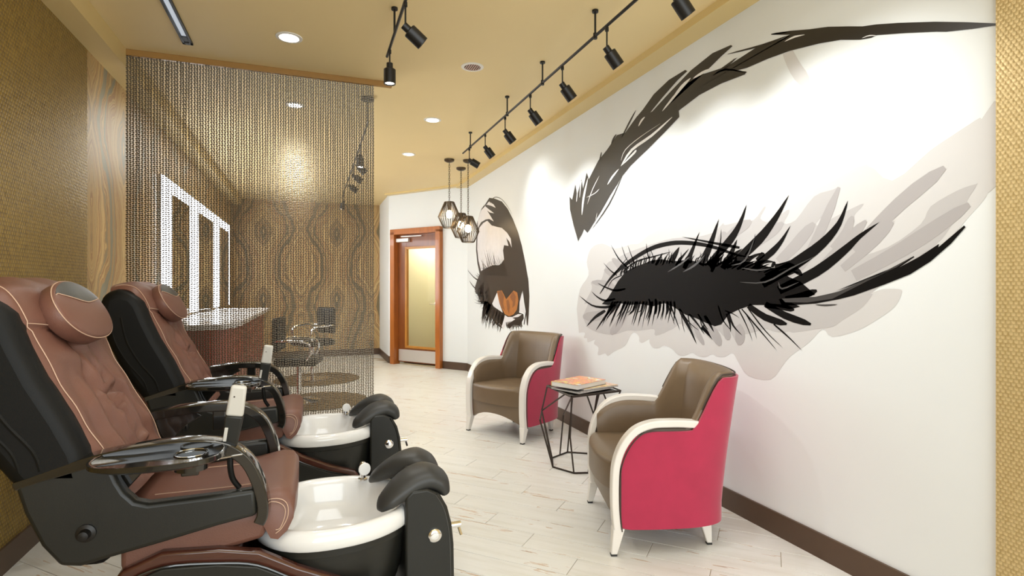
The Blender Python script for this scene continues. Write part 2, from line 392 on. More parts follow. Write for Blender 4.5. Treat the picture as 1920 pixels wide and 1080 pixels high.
st(MB().box(((XL + XR) / 2, (YF + YB) / 2, CE + .05), (XR - XL + .4, YB - YF + .3, .1)).build('ceiling', M['ceil'], smooth=False))
st(MB().box((XL - .06, (YF + 4.01) / 2, CE / 2), (.12, 4.01 - YF, CE)).build('wall_left', M['gold'], smooth=False))
st(MB().box((XL - .06, (4.01 + YB) / 2 + .06, CE / 2), (.12, YB - 4.01 + .12, CE)).build('wall_left_agate', M['agate_y'], smooth=False))
st(MB().box((XR + .06, (1.19 + C2[1]) / 2, CE / 2), (.12, C2[1] - 1.19, CE)).build('wall_right', M['wall_white'], smooth=False))
st(MB().box((XR + .05, (1.205 + YF) / 2, CE / 2), (.14, 1.205 - YF, CE)).build('wall_right_pier', M['gold_near'], smooth=False))
st(MB().box((-.05, YB + .06, CE / 2), (2.54, .12, CE)).build('wall_back', M['agate_x'], smooth=False))
st(MB().prism([(1.22, C1[1] + .001), (1.34, C1[1] + .001), (1.34, YB), (1.22, YB)], 0, CE, 'xy').build('wall_return', M['wall_white'], smooth=False))
# door wall, built in its own frame: x along the wall from C1 to C2, y away from the room
DL = math.hypot(dx_, dy_); DA = math.atan2(dy_, dx_)
dw = empty('wall_door', (C1[0], C1[1], 0), DA); dw['kind'] = 'structure'
D0, D1, DH = 0.125, 1.135, 2.165      # opening inside the frame
def dpart(mb, name, m, par=None, **k): return mb.build(name, m, par or dw, **k)
dpart(MB().box((D0 / 2 - .0, .06, CE / 2), (D0, .12, CE)).box(((D1 + DL) / 2 , .06, CE / 2), (DL - D1, .12, CE)).box(((D0 + D1) / 2, .06, (DH + CE) / 2), (D1 - D0, .12, CE - DH)), 'wall_panel', M['wall_white'], smooth=False)
door = empty('door_1', (C1[0], C1[1], 0), DA); door['kind'] = 'structure'
FW = .09
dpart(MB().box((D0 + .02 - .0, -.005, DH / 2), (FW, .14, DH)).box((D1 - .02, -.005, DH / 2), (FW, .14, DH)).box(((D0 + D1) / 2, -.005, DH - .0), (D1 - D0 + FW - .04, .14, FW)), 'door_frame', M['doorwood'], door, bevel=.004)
L0, L1 = D0 + .065, D1 - .065; G0, G1, GB, GT = L0 + .19, L1 - .05, .29, 1.90
yl = .04
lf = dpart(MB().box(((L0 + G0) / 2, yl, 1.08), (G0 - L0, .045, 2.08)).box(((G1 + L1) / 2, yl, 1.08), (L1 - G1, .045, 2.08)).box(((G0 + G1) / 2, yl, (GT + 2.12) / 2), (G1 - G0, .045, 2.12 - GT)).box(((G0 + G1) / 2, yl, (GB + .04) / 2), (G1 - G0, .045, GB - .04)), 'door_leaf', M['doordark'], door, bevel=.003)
dpart(MB().box((G0, yl - .012, (GB + GT) / 2), (.035, .05, GT - GB)).box((G1, yl - .012, (GB + GT) / 2), (.035, .05, GT - GB)).box(((G0 + G1) / 2, yl - .012, GT), (G1 - G0 + .035, .05, .035)).box(((G0 + G1) / 2, yl - .012, GB), (G1 - G0 + .035, .05, .035)), 'glazing_bead', M['doorgold'], lf)
glassm = mat('clear_door_glass', (0.95, 0.96, 0.93), 0.0, trans=1.0); glassm.node_tree.nodes['Principled BSDF'].inputs['IOR'].default_value = 1.08
dpart(MB().box(((G0 + G1) / 2, yl, (GB + GT) / 2), (G1 - G0, .006, GT - GB)), 'glass_pane', glassm, lf, smooth=False)
dpart(MB().box(((L0 + L1) / 2 + .01, yl - .026, .15), (L1 - L0 - .03, .004, .19)), 'kick_plate', M['steel'], lf, bevel=.001)
h = dpart(MB().cyl((L1 - .045, yl - .02, 1.0), (L1 - .045, yl - .05, 1.0), .027, n=16).cyl((L1 - .045, yl - .06, 1.0), (L1 - .16, yl - .062, 1.0), .009, n=8), 'door_handle', M['chrome'], lf)
cl = dpart(MB().box((L0 + .14, yl - .05, 2.03), (.27, .05, .06)), 'door_closer', M['steel'], lf, bevel=.006)
dpart(MB().box((L0 + .35, yl - .08, 2.085), (.40, .02, .012), rz=.12), 'closer_arm', M['steel'], lf)
# small lit room behind the glass
rm = MB().box((.95, 1.6, 1.2), (1.7, .06, 2.6)).box((.155, .9, 1.2), (.04, 1.4, 2.6)).box((1.75, .9, 1.2), (.06, 1.4, 2.6)).box((.95, .9, 2.5), (1.7, 1.4, .06))
st(rm.build('wall_side_room', M['room_wall'], smooth=False, loc=(C1[0], C1[1], 0), rot=(0, 0, DA)))
st(MB().box((.95, .87, .02), (1.55, 1.4, .03)).build('floor_side_room', M['room_floor'], smooth=False, loc=(C1[0], C1[1], 0), rot=(0, 0, DA)))
st(MB().box((.78, 1.56, 1.42), (.46, .03, .95)).build('trim_side_room', M['room_wall'], bevel=.01, loc=(C1[0], C1[1], 0), rot=(0, 0, DA)))
Rz = Matrix.Rotation(DA, 4, 'Z')
pl = bpy.data.lights.new('side_room_lamp', 'POINT'); pl.energy = 30; pl.color = (1, .95, .80); pl.shadow_soft_size = .15
po = bpy.data.objects.new('side_room_lamp', pl); COL.objects.link(po); po.location = Vector((C1[0], C1[1], 0)) + Rz @ Vector((.5, .8, 2.2))

# soffits (dropped gold borders) and baseboards
SWL, SWR = .137, .15
st(MB().box((XL + SWL / 2, (YF + YB) / 2, (SL + CE) / 2), (SWL, YB - YF, CE - SL)).build('trim_1', M['soffit'], smooth=False))
st(MB().box((XR - SWR / 2, (YF + C2[1] + .1) / 2, (SR + CE) / 2), (SWR, C2[1] + .1 - YF, CE - SR)).build('trim_2', M['soffit'], smooth=False))
st(MB().box((DL / 2, -.05, (SR + .02 + CE) / 2), (DL, .10, CE - SR - .02)).build('trim_3', M['soffit'], smooth=False, loc=(C1[0], C1[1], 0), rot=(0, 0, DA)))
BH = .115
st(MB().box((XL + .006, (YF + YB) / 2, BH / 2 - .0), (.012, YB - YF, BH)).build('baseboard_left', M['base'], smooth=False))
st(MB().box((XR - .006, (YF + C2[1]) / 2, BH / 2), (.012, C2[1] - YF, BH)).build('baseboard_right', M['base'], smooth=False))
st(MB().box(((XL + 1.22) / 2, YB - .006, BH / 2), (1.22 - XL, .012, BH)).build('baseboard_back', M['base'], smooth=False))
st(MB().box((1.214, (C1[1] + YB) / 2, BH / 2), (.012, YB - C1[1], BH)).build('baseboard_return', M['base'], smooth=False))
st(MB().box((D0 / 2 - .015, -.006, BH / 2), (D0 - .055, .012, BH)).box(((D1 + .03 + DL) / 2, -.006, BH / 2), (DL - D1 - .03, .012, BH)).build('baseboard_door', M['base'], smooth=False, loc=(C1[0], C1[1], 0), rot=(0, 0, DA)))

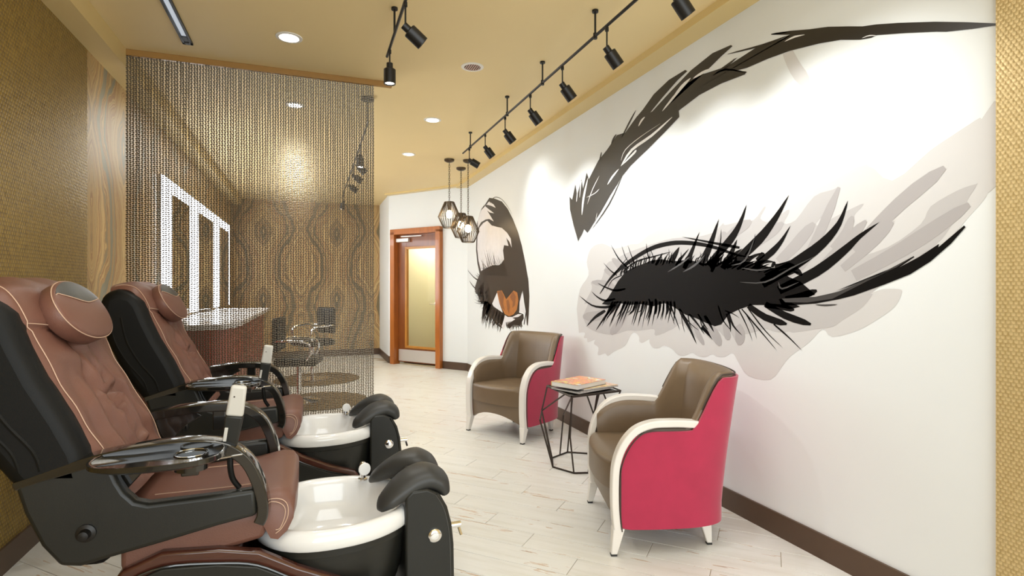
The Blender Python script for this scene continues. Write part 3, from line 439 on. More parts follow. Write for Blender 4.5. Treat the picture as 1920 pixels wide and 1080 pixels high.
# ------------------------------------------------------------ mural
MURAL={
 'shadow_pale':[(4407,1064,4393,1113,4373,1182,4341,1243,4288,1286,4226,1322,4186,1358,4186,1396,4207,1435,4216,1473,4203,1513,4178,1553,4141,1583,4087,1602,4023,1611,3955,1611,3887,1596,3816,1572,3745,1556,3669,1558,3592,1566,3529,1573,3486,1572,3453,1568,3418,1571,3380,1584,3341,1602,3292,1620,3222,1637,3145,1654,3088,1663,3070,1658,3070,1646,3061,1643,3033,1659,2997,1684,2955,1708,2903,1730,2846,1750,2807,1760,2793,1754,2795,1738,2804,1720,2822,1702,2847,1681,2855,1669,2832,1674,2793,1686,2760,1694,2738,1694,2722,1690,2714,1684,2725,1671,2744,1655,2744,1647,2710,1654,2658,1669,2612,1681,2578,1685,2550,1686,2529,1685,2517,1675,2512,1663,2509,1663,2510,1687,2511,1724,2498,1756,2458,1778,2405,1795,2359,1807,2324,1816,2295,1821,2276,1819,2269,1808,2271,1791,2276,1775,2288,1763,2303,1753,2305,1749,2281,1757,2243,1770,2208,1781,2177,1785,2147,1787,2127,1783,2121,1773,2124,1758,2133,1742,2152,1726,2177,1710,2186,1700,2170,1701,2138,1707,2102,1712,2062,1711,2018,1708,1974,1708,1934,1713,1893,1722,1849,1733,1795,1751,1738,1771,1688,1775,1649,1747,1615,1706,1576,1686,1527,1705,1475,1743,1428,1776,1388,1796,1352,1812,1322,1826,1297,1837,1278,1846,1264,1851,1260,1850,1261,1845,1257,1846,1241,1869,1220,1897,1210,1891,1210,1821,1210,1717,1210,1636,1216,1601,1230,1588,1241,1580,1244,1573,1244,1571,1249,1563,1262,1546,1282,1524,1305,1498,1331,1465,1362,1428,1400,1393,1454,1364,1519,1337,1576,1311,1617,1281,1647,1253,1662,1234,1657,1232,1638,1239,1615,1245,1591,1247,1565,1247,1546,1245,1538,1242,1536,1237,1538,1229,1543,1213,1552,1194,1566,1174,1588,1154,1616,1134,1644,1115,1670,1098,1696,1082,1727,1067,1767,1051,1812,1036,1850,1028,1872,1037,1885,1054,1901,1060,1922,1045,1946,1019,1974,992,2009,966,2048,940,2081,916,2102,896,2116,879,2133,859,2153,832,2177,802,2208,780,2254,770,2310,769,2359,775,2391,791,2415,816,2433,838,2446,853,2453,864,2460,873,2469,880,2479,884,2491,884,2505,877,2521,867,2539,858,2560,854,2584,851,2605,851,2620,854,2633,859,2648,860,2666,854,2687,843,2709,836,2733,833,2759,834,2782,836,2799,841,2812,847,2829,849,2853,842,2880,830,2907,822,2932,819,2956,819,2978,823,2996,832,3012,844,3031,853,3058,860,3090,864,3118,864,3139,859,3156,849,3174,842,3198,838,3222,836,3244,838,3262,846,3276,858,3286,869,3288,879,3287,889,3292,893,3313,885,3341,871,3366,861,3385,858,3400,860,3411,864,3414,874,3413,887,3417,900,3431,910,3450,920,3470,924,3486,924,3503,919,3523,906,3546,880,3572,847,3606,816,3655,793,3714,773,3766,754,3804,735,3834,718,3859,708,3876,711,3887,721,3906,727,3944,717,3989,702,4021,697,4025,713,4014,738,4013,760,4036,771,4068,778,4090,785,4086,799,4072,813,4073,820,4107,812,4157,797,4196,788,4209,795,4209,810,4214,821,4232,821,4255,818,4269,820,4264,834,4250,852,4251,865,4283,866,4329,861,4364,856),(-1,2130,2420,2120,2392,2103,2351,2083,2309,2058,2268,2027,2231,1991,2211,1972,2217,1972,2247,1991,2284,2014,2319,2035,2354,2055,2391,2070,2419),],
 'shadow_mid':[(4294,1002,4258,1041,4211,1093,4186,1129,4205,1129,4246,1112,4262,1113,4226,1149,4167,1201,4126,1243,4126,1269,4143,1288,4141,1300,4098,1298,4037,1290,3983,1298,3944,1341,3910,1400,3874,1445,3833,1460,3790,1461,3745,1465,3704,1478,3661,1494,3599,1509,3505,1523,3396,1537,3292,1549,3200,1560,3111,1569,3025,1574,2936,1571,2849,1566,2775,1563,2716,1566,2666,1571,2626,1579,2595,1593,2573,1610,2556,1621,2550,1620,2550,1614,2538,1609,2505,1610,2462,1613,2420,1615,2385,1613,2352,1609,2322,1613,2295,1630,2271,1654,2253,1671,2243,1675,2240,1672,2241,1665,2253,1651,2270,1632,2276,1616,2262,1603,2237,1593,2208,1591,2171,1604,2131,1624,2102,1637,2090,1637,2088,1630,2091,1619,2102,1604,2118,1586,2122,1573,2107,1568,2081,1570,2051,1581,2018,1611,1982,1650,1946,1680,1910,1691,1876,1693,1849,1695,1832,1699,1823,1703,1816,1703,1812,1699,1812,1693,1815,1682,1821,1664,1832,1641,1849,1619,1878,1595,1914,1571,1937,1553,1935,1543,1919,1540,1901,1541,1888,1546,1873,1554,1849,1566,1803,1582,1748,1599,1711,1610,1699,1611,1701,1606,1707,1599,1715,1591,1728,1582,1742,1567,1759,1543,1778,1515,1782,1498,1759,1506,1722,1525,1695,1539,1686,1541,1685,1539,1688,1532,1694,1520,1705,1502,1718,1485,1738,1466,1760,1447,1766,1438,1742,1448,1703,1469,1665,1487,1631,1501,1599,1512,1576,1520,1567,1522,1567,1519,1572,1512,1580,1500,1592,1482,1614,1462,1662,1435,1721,1405,1750,1386,1718,1386,1656,1398,1597,1416,1548,1440,1501,1470,1465,1497,1448,1520,1441,1541,1428,1561,1400,1578,1368,1593,1339,1605,1314,1613,1292,1617,1276,1619,1270,1621,1270,1620,1274,1614,1283,1599,1296,1579,1305,1562,1305,1556,1300,1554,1297,1552,1297,1548,1299,1542,1305,1535,1316,1523,1332,1510,1347,1493,1360,1474,1374,1452,1391,1431,1413,1412,1439,1394,1475,1368,1533,1326,1605,1274,1659,1234,1672,1223,1663,1226,1659,1224,1669,1209,1684,1190,1704,1169,1733,1148,1768,1126,1799,1107,1818,1093,1832,1082,1850,1074,1875,1067,1904,1063,1937,1058,1978,1049,2025,1040,2061,1033,2077,1032,2083,1034,2091,1035,2109,1032,2130,1028,2154,1026,2181,1029,2212,1035,2241,1037,2269,1031,2295,1022,2322,1013,2353,1006,2383,999,2408,988,2420,969,2426,947,2433,935,2445,941,2458,957,2472,974,2485,991,2499,1010,2511,1018,2520,1005,2528,982,2538,968,2557,977,2579,996,2594,1002,2592,978,2583,942,2580,916,2590,913,2606,922,2622,931,2633,938,2642,945,2655,958,2677,986,2703,1019,2714,1034,2693,1008,2659,963,2648,939,2687,962,2750,1007,2791,1029,2774,996,2733,940,2717,907,2758,925,2825,967,2871,992,2862,977,2829,944,2815,929,2838,953,2879,994,2921,1021,2953,1019,2985,1001,3025,982,3086,960,3158,936,3212,923,3226,932,3220,954,3232,967,3281,964,3351,952,3418,942,3471,938,3520,937,3575,931,3642,915,3716,896,3795,882,3886,878,3983,882,4067,888,4132,898,4182,910,4216,920),],
 'shadow_dark':[(-1,1732,1281,1685,1301,1621,1330,1562,1358,1516,1381,1474,1403,1430,1429,1377,1466,1324,1507,1292,1542,1301,1558,1346,1544,1406,1513,1462,1482,1506,1457,1546,1433,1590,1410,1648,1380,1711,1350,1758,1327),(-1,1726,1397,1670,1445,1595,1508,1526,1564,1462,1609,1405,1652,1373,1692,1383,1707,1432,1694,1497,1659,1564,1612,1635,1552,1709,1484,1764,1434),(-1,2089,1297,2055,1312,2005,1339,1951,1393,1893,1491,1837,1609,1809,1696,1823,1704,1877,1629,1941,1514,1997,1418,2042,1371,2083,1346,2114,1329),(-1,1887,1342,1859,1363,1821,1393,1781,1424,1740,1459,1702,1497,1683,1531,1693,1541,1730,1525,1774,1492,1815,1457,1853,1423,1889,1391,1915,1368),(-1,1786,1322,1756,1342,1715,1371,1673,1401,1629,1437,1589,1478,1568,1512,1577,1522,1615,1505,1661,1471,1703,1435,1743,1402,1782,1372,1810,1350),(-1,2135,1365,2106,1383,2067,1409,2027,1439,1987,1474,1952,1514,1938,1550,1954,1562,1994,1547,2038,1514,2076,1479,2112,1449,2148,1420,2173,1399),(-1,1836,1419,1816,1436,1789,1462,1765,1488,1749,1513,1741,1540,1744,1561,1755,1566,1772,1554,1786,1532,1798,1509,1818,1485,1843,1458,1861,1439),(-1,2343,1445,2311,1458,2266,1476,2222,1495,2178,1517,2140,1544,2121,1571,2134,1584,2173,1580,2219,1561,2261,1538,2302,1517,2344,1496,2374,1481),(-1,2470,1028,2465,1019,2459,1009,2457,999,2458,981,2456,955,2438,935,2415,936,2393,956,2384,984,2385,1012,2397,1033,2412,1047,2422,1054),(-1,2558,1040,2557,1028,2554,1010,2550,992,2546,976,2537,961,2519,954,2504,958,2493,972,2494,988,2500,1003,2506,1020,2513,1037,2519,1048),(-1,2718,1019,2699,1007,2675,992,2655,975,2639,952,2617,926,2588,913,2568,920,2563,946,2575,977,2598,1005,2628,1025,2659,1040,2681,1050),(-1,2824,1034,2818,1018,2809,996,2796,971,2777,945,2751,919,2725,905,2712,910,2717,933,2736,961,2755,986,2769,1007,2781,1028,2790,1043),(-1,3617,1179,3655,1209,3715,1253,3797,1292,3910,1313,4034,1318,4124,1308,4128,1291,4044,1272,3933,1261,3845,1248,3780,1221,3719,1183,3676,1156),(-1,3574,1255,3616,1284,3678,1327,3740,1364,3799,1390,3858,1405,3907,1405,3921,1393,3897,1371,3851,1352,3800,1333,3737,1300,3670,1261,3623,1233),(-1,3548,1301,3577,1337,3620,1389,3661,1434,3701,1464,3742,1481,3782,1485,3799,1476,3790,1456,3763,1437,3729,1414,3685,1373,3636,1323,3602,1288),(-1,3824,1111,3880,1096,3957,1075,4031,1060,4113,1053,4211,1041,4285,1015,4284,988,4207,970,4098,971,3990,986,3895,1013,3817,1041,3767,1061),(-1,3638,1078,3666,1054,3705,1020,3745,987,3786,956,3821,921,3824,889,3793,880,3736,895,3686,925,3646,960,3612,997,3580,1033,3560,1058),(-1,2582,1412,2568,1431,2550,1458,2532,1486,2520,1514,2516,1544,2530,1568,2555,1575,2582,1561,2598,1535,2608,1508,2620,1480,2633,1452,2642,1431),(-1,2571,1462,2533,1485,2482,1515,2435,1541,2392,1559,2354,1579,2334,1603,2346,1618,2387,1621,2435,1608,2483,1586,2532,1556,2582,1521,2617,1496),],
